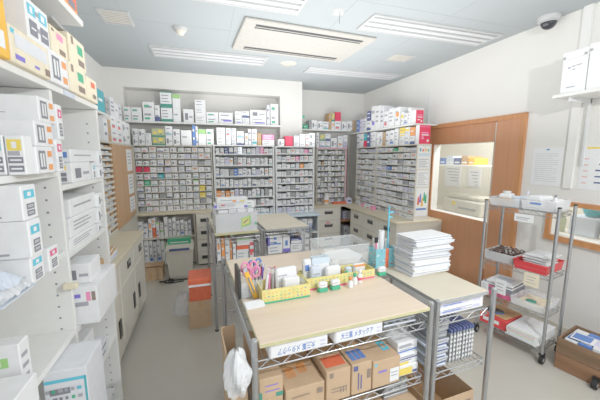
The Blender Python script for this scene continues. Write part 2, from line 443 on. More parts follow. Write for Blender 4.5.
# things in the room beyond the door
def shelf_board(name, label, x0, x1, y0, y1, z0, z1, m='shelfwhite'):
    b = B(); b.rbox(x0, x1, y0, y1, z0, z1, m, .003); return tag(obj(name, b), label, 'shelf')
shelf_board('wall_shelf', 'white shelf behind the door glass holding blue folders', 3.6, 3.95, 3.26, 5.29, 1.43, 1.455)
for i, (ya, yb_, c, nm) in enumerate(((4.02,3.90,'blue','blue'),(3.885,3.74,'paperblue','pale blue'),(3.73,3.60,'navy','navy'),(3.59,3.47,'tan','tan'),(3.46,3.36,'amber','amber'))):
    b = B(); b.rbox(3.64, 3.9, yb_, ya, 1.456, 1.456+.10+.03*(i % 2), c, .004); b.box(3.638, 3.641, yb_+.02, ya-.02, 1.48, 1.50, 'white')
    tag(obj('folder_box', b), f'{nm} folder box lying on the shelf behind the door glass', 'box', 'folder boxes behind the door glass')
b = B(); b.rbox(3.62, 4.1, 2.6, 5.2, .69, .72, 'beigelight', .004); b.box(3.7, 4.05, 2.7, 2.75, 0, .69, 'beige'); b.box(3.7, 4.05, 4.9, 4.95, 0, .69, 'beige')
tag(obj('side_table', b), 'beige ledge under the printer seen through the door glass', 'table')
pr = thing('printer', 'beige desktop printer behind the door glass', 'printer', (3.85, 3.55, .72))
b = B(); b.rbox(3.66, 4.02, 3.22, 3.92, .721, .93, 'beigelight', .015); obj('body', b, pr)
b = B(); b.rbox(3.70, 3.98, 3.26, 3.88, .931, 1.0, 'beige', .02); obj('lid', b, pr)
b = B(); b.box(3.652, 3.66, 3.30, 3.60, .80, .83, 'grey'); obj('paper_slot', b, pr)
b = B(); b.box(3.652, 3.659, 3.66, 3.72, .84, .90, 'yellow'); obj('sticker', b, pr, label='yellow sticker')
for i, (y0, y1, z0, z1) in enumerate(((3.86,4.25,1.02,1.40),(3.44,3.70,1.05,1.36))):
    b = B(); b.box(4.485, 4.498, y0+.55, y1+.55, z0, z1, 'paper')
    for k in range(5): b.box(4.483, 4.486, y0+.6, y1+.5-.03*k, z1-.06-.055*k, z1-.045-.055*k, 'text')
    tag(obj('wall_notice', b), ('wide' if i == 0 else 'narrow')+' white paper notice on the cream wall behind the door glass', 'notice')
# seen through the small window
b = B(); b.rbox(3.3, 3.6, .9, 2.5, .80, .83, 'beigelight', .004); b.box(3.35, 3.55, 1.0, 1.05, 0, .8, 'beige'); b.box(3.35, 3.55, 2.4, 2.45, 0, .8, 'beige')
tag(obj('side_table', b), 'pale ledge behind the small wood framed window', 'table')
b = B(); b.rbox(3.38, 3.58, 1.76, 1.97, .831, 1.01, 'paperblue', .006); tag(obj('storage_box', b), 'pale blue box behind the small wood framed window', 'box')
b = B(); b.lathe([(.0,.0),(.05,.0),(.085,.07),(.08,.07),(.05,.01),(.0,.01)], 'teal'); tag(obj('bowl', b, loc=(3.48,1.84,1.011)), 'teal bowl on the pale blue box behind the small window', 'bowl')
b = B(); b.lathe([(.0,.0),(.035,.0),(.04,.12),(.015,.16),(.015,.19),(0,.19)], 'olive'); tag(obj('jar', b, loc=(3.42,2.06,.831)), 'olive jar behind the small wood framed window', 'jar')
b = B(); b.rbox(3.4, 3.55, 1.60, 1.735, .831, 1.0, 'beigelight', .006); tag(obj('storage_box', b), 'cream box at the near end behind the small window', 'box')

# ------------------------------------------------------------------ ceiling fixtures
def troffer(x0, x1, y0, y1, label, lm='lamp'):
    t = thing('ceiling_light', label, 'light', ((x0+x1)/2, (y0+y1)/2, ZC), group='louvred ceiling lights')
    b = B(); z = ZC-.014; e = .022
    b.box(x0, x1, y0, y0+e, z, ZC, 'fixture'); b.box(x0, x1, y1-e, y1, z, ZC, 'fixture'); b.box(x0, x0+e, y0+e, y1-e, z, ZC, 'fixture'); b.box(x1-e, x1, y0+e, y1-e, z, ZC, 'fixture')
    obj('frame', b, t)
    n = 3; h = (y1-y0-2*e)/n
    for k in range(n):
        a = y0+e+h*k
        b = B(); b.box(x0+e, x1-e, a+h*.46, a+h*.97, ZC-.012, ZC-.001, lm); obj('diffuser', b, t)
        b = B(); b.box(x0+e, x1-e, a+h*.02, a+h*.44, ZC-.004, ZC-.001, 'grey'); obj('slot', b, t)
troffer(-.51, .81, 3.82, 4.20, 'louvred ceiling light by the back wall projection, next to the smoke detector')
troffer(1.42, 2.87, 4.03, 4.33, 'louvred ceiling light above the corner cabinets, beyond the air conditioner')
troffer(1.44, 2.90, 2.45, 2.77, 'louvred ceiling light between the air conditioner and the security camera', 'lamp2')
troffer(-.55, .82, 2.36, 2.66, 'louvred ceiling light cut by the top edge, before the air conditioner', 'lamp2')
ac = thing('air_conditioner', 'beige ceiling cassette air conditioner with two dark slots', 'air conditioner', (1.05, 3.265, ZC), rz=math.radians(3), world=False)
b = B(); b.rbox(-.675, .675, -.40, .40, -.028, 0, 'acwhite', .012); obj('panel', b, ac)
for y in (-.335, .25):
    b = B(); b.box(-.56, .56, y, y+.085, -.030, -.027, 'acgrille'); s = obj('air_slot', b, ac)
    b = B(); b.box(-.56, .56, y+.038, y+.048, -.034, -.0305, 'acwhite'); obj('louvre', b, s)
def grille(x0, x1, y0, y1, label):
    t = thing('ceiling_vent', label, 'vent', ((x0+x1)/2, (y0+y1)/2, ZC))
    b = B(); e = .02; z = ZC-.01
    b.box(x0, x1, y0, y0+e, z, ZC, 'fixture'); b.box(x0, x1, y1-e, y1, z, ZC, 'fixture'); b.box(x0, x0+e, y0+e, y1-e, z, ZC, 'fixture'); b.box(x1-e, x1, y0+e, y1-e, z, ZC, 'fixture'); obj('frame', b, t)
    b = B(); b.box(x0+e, x1-e, y0+e, y1-e, ZC-.004, ZC-.001, 'grey')
    for k in range(7):
        y = y0+e+(y1-y0-2*e)*(k+.5)/7; b.box(x0+e, x1-e, y-.008, y+.004, ZC-.008, ZC-.004, 'beigelight')
    obj('grille', b, t)
grille(-.79, -.55, 3.05, 3.34, 'square ceiling vent near the white shelving')
grille(2.22, 2.50, 3.26, 3.50, 'square ceiling vent near the corner light')
b = B(); b.lathe([(0,-.008),(.09,-.008),(.105,0)], 'beige', 24); tag(obj('ceiling_speaker', b, loc=(1.117,4.02,ZC)), 'round beige ceiling speaker between the two far lights', 'speaker')
t = thing('smoke_detector', 'white round smoke detector hanging from the ceiling by a wire line', 'smoke detector', (-.156,3.27,ZC))
b = B(); b.lathe([(0,-.025),(.06,-.025),(.065,0)], 'fixture', 20); [setattr(b, 'v', [v+Vector((-.156,3.27,ZC)) for v in b.v])]; obj('base', b, t)
b = B(); b.lathe([(0,-.065),(.03,-.06),(.045,-.03),(.045,-.025)], 'beigelight', 20); b.v = [v+Vector((-.156,3.27,ZC)) for v in b.v]; obj('sensor_head', b, t)
t = thing('ceiling_sensor', 'small round white ceiling sensor with a hanging pull', 'sensor', (1.137,2.52,ZC))
b = B(); b.lathe([(0,-.02),(.045,-.02),(.06,0)], 'fixture', 20); b.v = [v+Vector((1.137,2.52,ZC)) for v in b.v]; obj('base', b, t)
b = B(); b.cyl((1.137,2.49,ZC-.02), (1.12,2.46,ZC-.12), .003, 'grey', 6); obj('pull_rod', b, t)
t = thing('security_camera', 'white dome security camera with dark lens on the ceiling', 'camera', (2.93,2.05,ZC))
c0 = Vector((2.93,2.05,ZC))
b = B(); b.lathe([(0,-.04),(.072,-.04),(.082,-.03),(.085,0)], 'fixture', 24); b.v = [v+c0 for v in b.v]; obj('base', b, t)
b = B(); b.ball((0,0,-.045), .06, 'lens', n=20, z0=-1, z1=.1); b.v = [v+c0 for v in b.v]; obj('dome', b, t)
b = B(); b.tube([(.062,0,-.045)]+[(.062*math.cos(a), .062*math.sin(a), -.045) for a in [i*2*PI/20 for i in range(1,20)]], .005, 'fixture', closed=True); b.v = [v+c0 for v in b.v]; obj('ring', b, t)
# ================================================================== WHITE SHELVING ALONG THE LEFT WALL
SX, SB = -.55, -1.0
YD, YE, YN = 1.44, 2.0, .55            # divider, far end, near end
su = thing('shelving_unit', 'tall white laminate shelving with peg holes along the left wall', 'shelving', (-.78, 1.3, 0))
def holes(b, y, side, z0=.1, z1=1.8):
    n = int((z1-z0)/.05)
    for k in range(n):
        z = z0+k*.05
        for x in (SX-.05, SB+.06):
            b.quad((x-.004, y, z-.004), (x-.004, y, z+.004), (x+.004, y, z+.004), (x+.004, y, z-.004), 'dark') if side > 0 else b.quad((x-.004, y, z-.004), (x+.004, y, z-.004), (x+.004, y, z+.004), (x-.004, y, z+.004), 'dark')
for y in (YN, YD, YE-.02):
    b = B(); b.rbox(SB, SX, y, y+.02, 0, 1.826, 'shelfwhite', .002); holes(b, y-.0006, -1); obj('side_panel', b, su)
b = B(); b.box(SB-.006, SB-.001, YN, YE, .02, 1.83, 'shelfwhite'); obj('back_panel', b, su)
b = B(); b.rbox(SB, SX+.003, YN, YE+.003, 1.828, 1.853, 'shelfwhite', .002); obj('top_board', b, su)
LEVN, LEVF = (1.515, 1.19, .84, .48, .08), (1.455, 1.17, .83, .50, .08)
for z in LEVN: 
    b = B(); b.rbox(SB, SX-.002, YN+.021, YD-.001, z-.022, z, 'shelfwhite', .002); obj('shelf', b, su)
for z in LEVF:
    b = B(); b.rbox(SB, SX-.002, YD+.021, YE-.021, z-.022, z, 'shelfwhite', .002); obj('shelf', b, su)
b = B(); b.box(SX+.0035, SX+.006, 1.56, 1.68, 1.829, 1.852, 'paperblue'); obj('shelf_tag', b, su, label='pale blue shelf tag')
b = B(); b.rbox(SX-.02, SX+.03, YD-.03, YD-.001, 1.03, 1.052, 'cream', .003); obj('shelf_peg', b, su, label='cream wooden shelf peg')
# upper shelf above it
up = thing('overhead_shelf', 'white overhead shelf hung above the white shelving', 'shelf', (-.85, 1.4, 2.22))
b = B(); b.rbox(-1.22, SX, .6, 1.90, 2.222, 2.25, 'shelfwhite', .002); obj('board', b, up)
for y in (.9, 1.7):
    b = B(); b.box(-1.245, -.75, y, y+.02, 2.20, 2.2215, 'steelwhite'); b.box(-1.249, -1.235, y, y+.02, 1.95, 2.2215, 'steelwhite'); obj('bracket', b, up)
carton('carton', .24, .3, .3, (-.72, 1.775, 2.251), PI/2, 'or2', 'coral red carton with dark print standing on the overhead shelf', extra=[('F',.55,.1,.9,.22,'dark')])

def LX(xl, xr, yt, X, z0):
    z1 = None; Y1 = Yof(xr, X, z0)
    for _ in range(4):
        z1 = Zof(yt, X, Y1); Y1 = Yof(xr, X, (z0+z1)/2)
    return Yof(xl, X, (z0+z1)/2), Y1, z1
def lbox(xl, xr, yt, X, z0, style, label, depth=.34, group=None, name='carton', extra=None, y0=None):
    ya, yb_, z1 = LX(xl, xr, yt, X, z0)
    if 1.1 < z0 < 1.4: z1 = min(z1, 1.489 if yb_ < YD+.03 else 1.43)
    if X > -.62 and z0 < 1.8:
        lo, hi = (YD+.0215, YE-.0215) if yb_ > YD+.03 else (YN+.0215, YD-.0015)
        ya, yb_ = max(ya, lo), min(yb_, hi)
    carton(name, yb_-ya, depth, z1-z0-.001, (X-depth/2, (ya+yb_)/2, z0), PI/2, style, label, 'box', group, extra)
    return ya, yb_, z1
G = 'cartons on top of the white shelving'
Zt = 1.8535
lbox(-14, 5.5, -30, -.53, Zt, 'ye', 'yellow carton at the near end of the white shelving top', .3, G)
_, _, z = lbox(10, 49, 49, -.53, Zt, 'ct', 'long cream carton with a white window label, under a white carton', .3, G)
lbox(26, 49, 15, -.535, z, 'w', 'white carton with two cyan marks and dark labels, on the long cream carton', .3, G,
     extra=[('F',.08,.62,.40,.88,'cyan'),('F',.17,.67,.28,.83,'white'),('F',.55,.62,.9,.88,'cyan'),('F',.64,.67,.8,.83,'white'),('F',.1,.12,.42,.5,'dark'),('F',.56,.12,.92,.5,'dark'),('F',.16,.28,.36,.32,'white'),('F',.62,.28,.86,.32,'white'),('L',.2,.8,.6,.84,'text')])
_, _, z = lbox(50, 68, 60, -.53, Zt, 'eo', 'white carton with orange mark under the pink-labelled cream carton', .3, G)
lbox(51, 67, 37, -.54, z, 'cp', 'cream carton with a pink label on the white shelving top', .28, G)
_, _, z = lbox(69, 86, 72, -.53, Zt, 'cg', 'cream carton with green label, lower of a pile of two', .3, G)
_, _, z2 = lbox(69, 85, 46, -.535, z, 'cg', 'cream carton with green label, upper of a pile of two', .3, G)
lbox(86.8, 97, 82, -.53, Zt, 'co', 'cream carton with coral label at the far end of the shelving top', .3, G)
b = B(); b.rbox(-.15, .15, -.20, .20, 0, .012, 'grey', .004); b.box(-.12, .12, -.17, .17, .0121, .0135, 'acgrille')
tag(obj('flat_tray', b, loc=(-.70, 1.70, z2+.001), rz=.06), 'flat grey tray lying across the cream cartons under the overhead shelf', 'tray')

# near bay, upper shelf
G = 'cartons in the near bay of the white shelving'
z = 1.516
for k, (xl, xr, yt) in enumerate(((37,53.3,147),(35,53,123.5),(38.5,54.3,101))):
    _, _, z = lbox(xl, xr, yt, -.505-.004*k, z, 'eo', f'white carton with dark label and orange squares, {("bottom","middle","top")[k]} of three stacked', .45, G)
z = 1.516
_, _, z = lbox(57, 63, 139.5, -.505, z, 'em', 'narrow white carton with pink mark, lower one beside the orange-squared stack', .4, G)
lbox(57.5, 62.8, 105.5, -.507, z, 'em', 'narrow white carton with pink mark, upper one beside the orange-squared stack', .4, G)
z = 1.516
for k, (x0, x1, st, nm) in enumerate(((-.605,-.562,'ec','cyan'),(-.558,-.512,'ey','yellow'))):
    carton('carton', x1-x0, .05, .118, ((x0+x1)/2, 1.156, z), 0, 'w', f'small white carton with {nm} mark and two dark labels, before the orange-squared stack', 'box', G,
           extra=[('F',.12,.62,.88,.9,{'ec':'cyan','ey':'yellow'}[st]),('F',.36,.68,.62,.84,'white'),('F',.1,.08,.9,.24,'dark'),('F',.1,.30,.9,.46,'dark'),('F',.2,.14,.8,.18,'white'),('F',.2,.36,.8,.40,'white')])
# near bay, second shelf: cyan-marked stack
z = 1.191
for k, (xl, xr, yt) in enumerate(((31.6,44,250),(29.7,41.8,217),(22,36.5,181.5))):
    _, _, z = lbox(xl, xr, yt, -.50+(0,.01,0)[k], z, 'ec', f'white carton with cyan mark and dark label, {("bottom","middle","top")[k]} of three stacked', .42, G)
lbox(49, 58.5, 243, -.50, 1.191, 'em', 'white carton with magenta mark beside the cyan-marked stack', .34, G)
carton('carton', .08, .1, .15, (-.56, .84, 1.191), 0, 'em', 'white magenta-marked carton at the near edge, before the cyan-marked stack', 'box', G)
b = B(); random.seed(5)
b.sheet(lambda u, v: Vector((-.16+.32*u, -.06+.12*v, .004+.05*math.sin(PI*u)*math.sin(PI*v)+.012*random.random())), 14, 8, 'bag', smooth=False)
b.sheet(lambda u, v: Vector((-.10+.22*u, -.05+.08*v, .03+.045*math.sin(PI*u)*math.sin(PI*v)+.012*random.random())), 10, 6, 'paperblue', smooth=False)
b.box(-.16, .16, -.06, .06, 0, .004, 'paperblue')
for v in b.v: v.x *= .5; v.z *= .9
tag(obj('plastic_pouch', b, loc=(-.555, .985, 1.191+.0005), rz=PI/2), 'crumpled blue and clear plastic pouch below the cyan-marked cartons', 'pouch')
# near bay, third shelf: green-marked
lbox(22, 31.5, 334, -.55, .841, 'eg', 'tall white carton with lime green mark on the third shelf', .3, G)
carton('carton', .12, .12, .09, (-.565, .97, .841), 0, 'eg', 'white carton with lime green marks before the tall one, third shelf', 'box', G)
# near bay, fourth shelf: ampoule carton with table print
random.seed(8)
tbl = [('F',.02,.86,.98,.9,'cyan'),('F',.93,.0,.985,.9,'teal')]
for r in range(8):
    for c in range(6): tbl.append(('F',.04+.145*c,.05+.1*r,.04+.145*c+.06+.05*random.random(),.09+.1*r,random.choice(['text','text','dark','cyan','amber','green'])))
carton('carton', .135, .18, .325, (-.512, 1.30, .481), 0, 'w2', 'white carton printed with a small table and a teal edge, low shelf', 'box', G, extra=tbl)
for k in range(3): carton('carton', .11, .28, .16, (-.75, .80+.12*k, .481), PI/2, 'w', f'plain white carton on the low near-bay shelf, {ORD[k+1]} along', 'box', G)
# far bay
G = 'cartons in the far bay of the white shelving'
z = 1.456
_, _, z = lbox(72, 90.5, 161.5, -.555, z, 'wd', 'long white carton with yellow mark on its end, far bay', .26, G, extra=[('L',.62,.62,.92,.85,'yellow'),('L',.70,.68,.84,.80,'white'),('L',.65,.08,.92,.28,'dark'),('L',.65,.32,.92,.5,'dark')])
lbox(70.5, 94.5, 150.5, -.56, z, 'w', 'long white carton with blue mark lying on the yellow-marked one', .26, G, extra=[('L',.55,.35,.95,.8,'blue'),('L',.68,.45,.82,.7,'white')])
lbox(92.8, 95.5, 163, -.555, 1.456, 'ec', 'narrow white carton with cyan mark, far bay upper shelf', .26, G, y0=None)
_, _, z = lbox(99.2, 104, 166, -.54, 1.456, 'wd', 'white dark-labelled carton at the far panel, lower of two', .3, G)
lbox(98.8, 103.5, 151, -.542, z, 'wd', 'white dark-labelled carton at the far panel, upper of two', .3, G)
z = 1.171
for k, (xr, yt) in enumerate(((96.5,223.5),(96,207),(95,191.5))):
    if k == 0: _, _, z = lbox(70, xr, yt, -.555, z, 'w', 'long white carton, bottom of three plain ones in the far bay', .36, G)
    else: _, _, z = lbox(70, xr, yt, -.555-.006*k, z, 'w', f'long white carton, {("","middle","top")[k]} of three plain ones in the far bay', .36, G)
z = 1.171
for k, yt in enumerate((222, 206, 192)): _, _, z = lbox(98.6, 102, yt, -.55, z, 'wd', f'short white dark-labelled carton, {("bottom","middle","top")[k]} of three beside the plain ones', .3, G)
b = B(); b.cyl((-.06,0,.022), (.06,0,.022), .022, 'grey', 14); b.cyl((-.055,0,.022), (-.02,0,.022), .0225, 'dark', 14)
tag(obj('paper_roll', b, loc=(-.66, 1.52, z+.0-.0), rz=.1), 'small grey roll on top of the plain white cartons', 'roll')
bpy.data.objects['paper_roll'].location.z = 1.171+.0005
lbox(62.5, 69, 259, -.56, .831+.27, 'wd', 'white dark-labelled carton standing under the far bay second shelf', .2, G) if False else None
carton('carton', .125, .30, .175, (-.538, 1.64, .831), 0, 'w', 'big white carton with brown and violet print, far bay third shelf', 'box', G, extra=[('F',.66,.62,.80,.86,'pink'),('F',.83,.62,.95,.86,'brownprint'),('F',.1,.72,.5,.82,'violet')])
for k in range(2): carton('carton', .10, .14, .09, (-.66+.105*k, 1.60, .831+(.0 if k == 0 else .177)), 0, 'wd', f'small white dark-labelled carton {("beside","on top of")[k]} the big brown-printed one', 'box', G)
carton('folder', .03, .12, .16, (-.455, 1.72, .831) if False else (-.59, 1.90, .831), 0, 'tan', 'thin tan folder standing behind the big brown-printed carton', 'folder')
lbox(86, 95.5, 327, -.55, .501, 'wo', 'white carton with orange marks, far bay fourth shelf', .3, G)
for k in range(4): carton('paper_pad', .20-.01*k, .26, .02, (-.74+.01*k, 1.868, .0815+.021*k), PI/2+.01*k, 'w', f'white paper pad, {ORD[k+1]} from the bottom of the low shelf pile', 'paper', G)
lbox(99.5, 108, 335, -.55, .501, 'w2', 'white printed booklet carton at the far panel, fourth shelf', .3, G)
for k in range(5): carton('carton', .085, .3, .22, (-.705, 1.51+.087*k, .17), PI/2, 'wo' if k % 2 else 'w', f'white carton on the low shelf of the far bay, {ORD[k+1]} along', 'box', G) if False else None
for k in range(3): carton('carton', .082, .26, .30+.02*(k%2), (-.69, 1.512+.086*k, .0815), PI/2, ('wo','wd','wb')[k], f'tall {STY[("wo","wd","wb")[k]][1]} carton on the lowest far-bay shelf, {ORD[k+1]} from the divider', 'box', G)
for k in range(2): carton('carton', .10, .11, .12, (-.925, 1.515, .5015+.1215*k), PI/2, ('wd','wo')[k], f'{STY[("wd","wo")[k]][1]} carton against the divider on the far-bay fourth shelf, {("lower","upper")[k]} one', 'box', G)
# ------------------------------------------------------------------ wall shelf further along the left wall
b = B(); b.rbox(XL+.002, -.97, 2.35, 4.78, 2.008, 2.03, 'shelfwhite', .002)
ws = thing('wall_shelf', 'long white wall shelf beyond the white shelving on the left wall', 'shelf', (-1.1, 3.5, 2.0)); obj('board', b, ws)
for y in (2.6, 3.5, 4.4):
    b = B(); b.box(XL+.001, -1.05, y, y+.02, 1.985, 2.0075, 'steelwhite'); b.box(XL+.001, XL+.012, y, y+.02, 1.80, 2.0075, 'steelwhite'); obj('bracket', b, ws)
row_x(-.985, 1, 2.031, [(97.5,104.5,89,'teal'),(105.5,110,98,'gry'),(110.5,114.5,97,'w2'),(115,118.5,103,'w'),(119,121.5,104,'w2')], 'the left wall shelf', 'cartons on the left wall shelf', .2)
# ------------------------------------------------------------------ left counter
cw = thing('counter', 'beige worktop counter along the left wall', 'counter', (-.93, 2.77, 0))
b = B(); b.rbox(XL+.005, -.63, 2.04, 3.5, .772, .80, 'top', .004); obj('worktop', b, cw)
for i, (y0, y1) in enumerate(((2.045, 2.53), (2.535, 3.02), (3.025, 3.495))):
    c = thing('base_cabinet', f'beige steel base cabinet with dark handles, {("first","second","third")[i]} along the left counter', 'cabinet', (-.93, (y0+y1)/2, 0), group='left counter cabinets')
    b = B(); b.box(XL+.02, -.668, y0, y1, .06, .771, 'beige'); obj('carcass', b, c)
    b = B(); b.box(XL+.06, -.69, y0+.01, y1-.01, 0, .0595, 'black'); obj('plinth', b, c)
    b = B(); b.rbox(-.667, -.648, y0+.004, y1-.004, .565, .765, 'beigelight', .004); dr = obj('drawer', b, c)
    b = B(); ym = (y0+y1)/2+.05; b.rbox(-.6475, -.640, ym-.055, ym+.055, .635, .70, 'handle', .006); b.box(-.640, -.637, ym-.04, ym+.04, .675, .692, 'grey'); obj('handle', b, dr)
    b = B(); b.rbox(-.667, -.648, y0+.004, y1-.004, .065, .56, 'beigelight', .004); dr = obj('door', b, c)
    b = B(); yh = y1-.10 if i < 2 else y0+.12; b.rbox(-.6475, -.640, yh-.03, yh+.03, .22, .36, 'handle', .006); obj('handle', b, dr)
# files lying on the counter
for k, (c, nm, z0, w_, d_) in enumerate((('blue','blue flat file',.801,.30,.22),('paperblue','pale blue flat file',.823,.29,.21),('tan','orange-tan flat file',.845,.27,.2),('tan','tan flat box',.867,.2,.16))):
    b = B(); b.rbox(-w_/2, w_/2, -d_/2, d_/2, 0, .02, c, .003); b.box(-w_/2+.004, w_/2-.004, -d_/2-.0005, d_/2-.004, .005, .015, 'paper')
    tag(obj('file_folder', b, loc=(-.79+.01*k, 2.50, z0), rz=PI/2+.03*k), f'{nm} lying in a small pile on the left counter', 'file', 'files on the left counter')
# ------------------------------------------------------------------ tray cabinet with wooden doors, on a narrow base
c = thing('base_cabinet', 'narrow beige base under the wooden-doored cabinet', 'cabinet', (-1.06, 4.0, 0))
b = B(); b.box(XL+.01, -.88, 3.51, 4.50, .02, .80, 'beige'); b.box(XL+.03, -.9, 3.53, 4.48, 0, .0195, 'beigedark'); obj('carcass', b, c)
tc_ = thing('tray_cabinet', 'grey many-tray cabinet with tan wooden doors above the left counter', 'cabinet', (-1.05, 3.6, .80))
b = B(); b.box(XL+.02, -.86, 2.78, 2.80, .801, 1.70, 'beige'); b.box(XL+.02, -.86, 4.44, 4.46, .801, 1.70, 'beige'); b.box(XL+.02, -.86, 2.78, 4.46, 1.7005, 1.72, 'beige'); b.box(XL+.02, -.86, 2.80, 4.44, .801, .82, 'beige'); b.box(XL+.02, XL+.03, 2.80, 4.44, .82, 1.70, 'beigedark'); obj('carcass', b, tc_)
for k in range(16):
    z = .83+k*.054
    b = B(); b.box(XL+.05, -.855, 2.81, 3.44, z, z+.008, 'beigelight'); b.box(-.862, -.855, 2.81, 3.44, z+.008, z+.024, 'beigelight')
    for q in range(4): b.box(-.95, -.87, 2.84+.15*q, 2.94+.15*q, z+.0085, z+.040, 'white2' if (q+k) % 3 else 'tan')
    obj('tray', b, tc_)
b = B(); b.rbox(-.88, -.848, 3.45, 3.99, .83, 1.70, 'tanwood', .004); obj('door', b, tc_)
b = B(); b.rbox(-.90, -.87, 4.0, 4.42, .83, 1.70, 'tanwood', .004); dr = obj('door', b, tc_)
for k, (z0, z1) in enumerate(((1.40,1.66),(1.12,1.36),(.90,1.08))):
    b = B(); b.box(-.8695, -.866, 4.10, 4.36, z0, z1, 'paper')
    for q in range(4): b.box(-.8658, -.8652, 4.14, 4.30, z1-.05-.04*q, z1-.04-.04*q, 'text')
    obj('notice', b, dr, label='white notice sheet')
row_x(-.90, 1, 1.7205, [(104,108,118,'w2'),(108.5,111,119,'tan'),(111.5,117,112,'wr',2),(117.5,122,113,'wr',2),(122.5,126,115,'wd',2),(126.5,130,116,'w')], 'the wooden-doored tray cabinet', 'cartons on the tray cabinet', .2, zmax=2.0)
# ================================================================== BACK WALL
random.seed(21)
b = B(); b.rbox(NX0+.002, NX1-.002, 4.79, NY-.002, 2.045, 2.068, 'shelfwhite', .002); tag(obj('niche_shelf', b), 'white shelf set in the niche of the back wall', 'shelf')
row_y(4.83, 2.069, [(123.4,131,106.5,'wg'),(131.3,141.6,107,'wg'),(142.8,154.4,101.6,'wg'),(155,160,105,'wn'),(160.6,172.2,91.5,'gb',2),(172.7,180.5,94,['w','gl'],2),(183.4,193.8,109,'wd'),
    (195,205.8,99.5,'w',3),(206.5,218.5,112,'wg'),(219,233,112.5,'wp'),(235,242,111,['wp','w'],2),(242.3,249.5,111,['w','wn'],2),(250.2,266.5,110,['wp','wd'],2),(267,270,105,'w2'),(270.6,278.5,103.7,'wg')],
    'the niche shelf', 'cartons on the niche shelf', .22)

# cell packs
PK = ['w','w','w','w2','w2','wd','wd','wb','wn','wr','wg','wt','wp','wo','gry','wd','w','w2','sil','lav']
def pick(): return random.choice(PK)
PACKS = []
def make_rack(cab, x0, x1, d, rowz, cols, mfr, mback, lip=.014, side=.014, th=.006):
    """parts of a rack in its own frame: front at y=0, depth d, shelves at the heights rowz (bottom .. top)"""
    z0, z1 = rowz[0], rowz[-1]
    b = B()
    b.box(x0, x0+side, 0, d, z0, z1, mfr); b.box(x1-side, x1, 0, d, z0, z1, mfr); b.box(x0+side, x1-side, 0, d, z1-.016, z1, mfr); b.box(x0+side, x1-side, 0, d, z0, z0+.012, mfr)
    obj('carcass', b, cab)
    b = B(); b.box(x0+side, x1-side, d-.006, d-.001, z0+.012, z1-.016, mback); obj('back_panel', b, cab)
    for z in rowz[1:-1]:
        b = B(); b.box(x0+side+.0005, x1-side-.0005, .002, d-.007, z-th, z, mfr)
        if lip: b.box(x0+side+.0005, x1-side-.0005, -.003, .002, z-lip*.6, z+lip*.4, mfr)
        obj('shelf', b, cab)
    xs = []
    if cols:
        w_ = (x1-x0-2*side)/cols
        for k in range(1, cols):
            b = B(); xx = x0+side+w_*k
            for i in range(len(rowz)-1):
                za = rowz[i]+(.0125 if i == 0 else .0005); zb = rowz[i+1]-(.0165 if i == len(rowz)-2 else th+.0005)
                b.box(xx-.002, xx+.002, .004, d-.008, za, zb, mfr)
            obj('divider', b, cab)
def fill(place, x0, x1, d, rowz, n, side, where, noun, group, cols=True, hf=(.55,.88), wf=(.62,.94), special={}, th=.006, lipz=0):
    """packs in every row; place(x, y, z) -> world point and rz.  row 1 is the top one"""
    R_ = len(rowz)-1; w_ = (x1-x0-2*side)/n
    for i in range(R_):
        z = rowz[i]+(.0125 if i == 0 else lipz+.0006); hgt = rowz[i+1]-z-(.02 if i == R_-1 else th)
        row = R_-i
        for k in range(n):
            s = special.get((row, k+1)) or pick()
            ww = w_*random.uniform(*wf)*(.97 if cols else .99); hh = hgt*random.uniform(*hf); dd = d*random.uniform(.45,.7)
            cx_ = x0+side+w_*(k+.5)+(w_-ww)*random.uniform(-.35,.35); yy = random.uniform(.004, .014)
            p, rz = place(cx_, yy+dd/2, z)
            PACKS.append((ww*hh*(abs(p[1])/math.hypot(p[0], p[1]) if rz == 0 else p[0]/math.hypot(p[0], p[1]))/(p[0]**2+p[1]**2), ww, dd, hh, p, rz, s, f'{STY[s][1]} {noun}, {ORD[k+1]} of {ORD[row]} row in {where}', group))

# --- square-celled cabinet
bx0, bx1 = -.895, .125
rz1 = [.806+.0925*i for i in range(11)]
cab = thing('pigeonhole_cabinet', 'square-celled grey-beige pigeonhole cabinet full of small medicine boxes', 'cabinet', (0, 4.6, 0), world=False)
make_rack(cab, bx0, bx1, .285, rz1, 11, 'beige', 'beigelight', .012)
sp = {(4,1):'red',(4,2):'red',(5,4):'teal',(5,5):'wt',(6,2):'grn',(6,3):'wt',(7,10):'yel',(8,10):'yel',(2,11):'wr',(1,9):'wo',(8,3):'wg',(9,9):'wg',(6,9):'gl',(8,1):'wn',(9,2):'wr',(3,4):'wb',(4,9):'wo',(6,1):'wr',(5,3):'wn'}
fill(lambda x, y, z: ((x, 4.6+y, z), 0), bx0, bx1, .285, rz1, 11, .014, 'square-celled cabinet', 'medicine box', 'medicine boxes in the square-celled cabinet', special=sp, wf=(.78,.90), hf=(.74,.90))
b = B(); b.rbox(-.96, .14, 4.54, 4.898, .765, .805, 'top', .004); tag(obj('worktop', b), 'beige worktop ledge under the square-celled pigeonhole cabinet', 'worktop')
# cartons on the square-celled cabinet
row_y(4.64, 1.7325, [(132.5,138,128.5,'wd',2),(138.4,145,129,'wd',2),(145.5,151.5,133,'w',2),(152,165,128.5,'oli',2),(165.4,172.3,126,['wd','wt'],2),(172.8,180,129,'wd',2),(181,191.8,130,'w'),(192.5,195.5,125,'blue'),(195.8,198,126,'wb'),(198.5,206,129,'gl'),(206.4,213.8,129,'wg')],
    'the square-celled cabinet', 'cartons on the square-celled cabinet', .2)

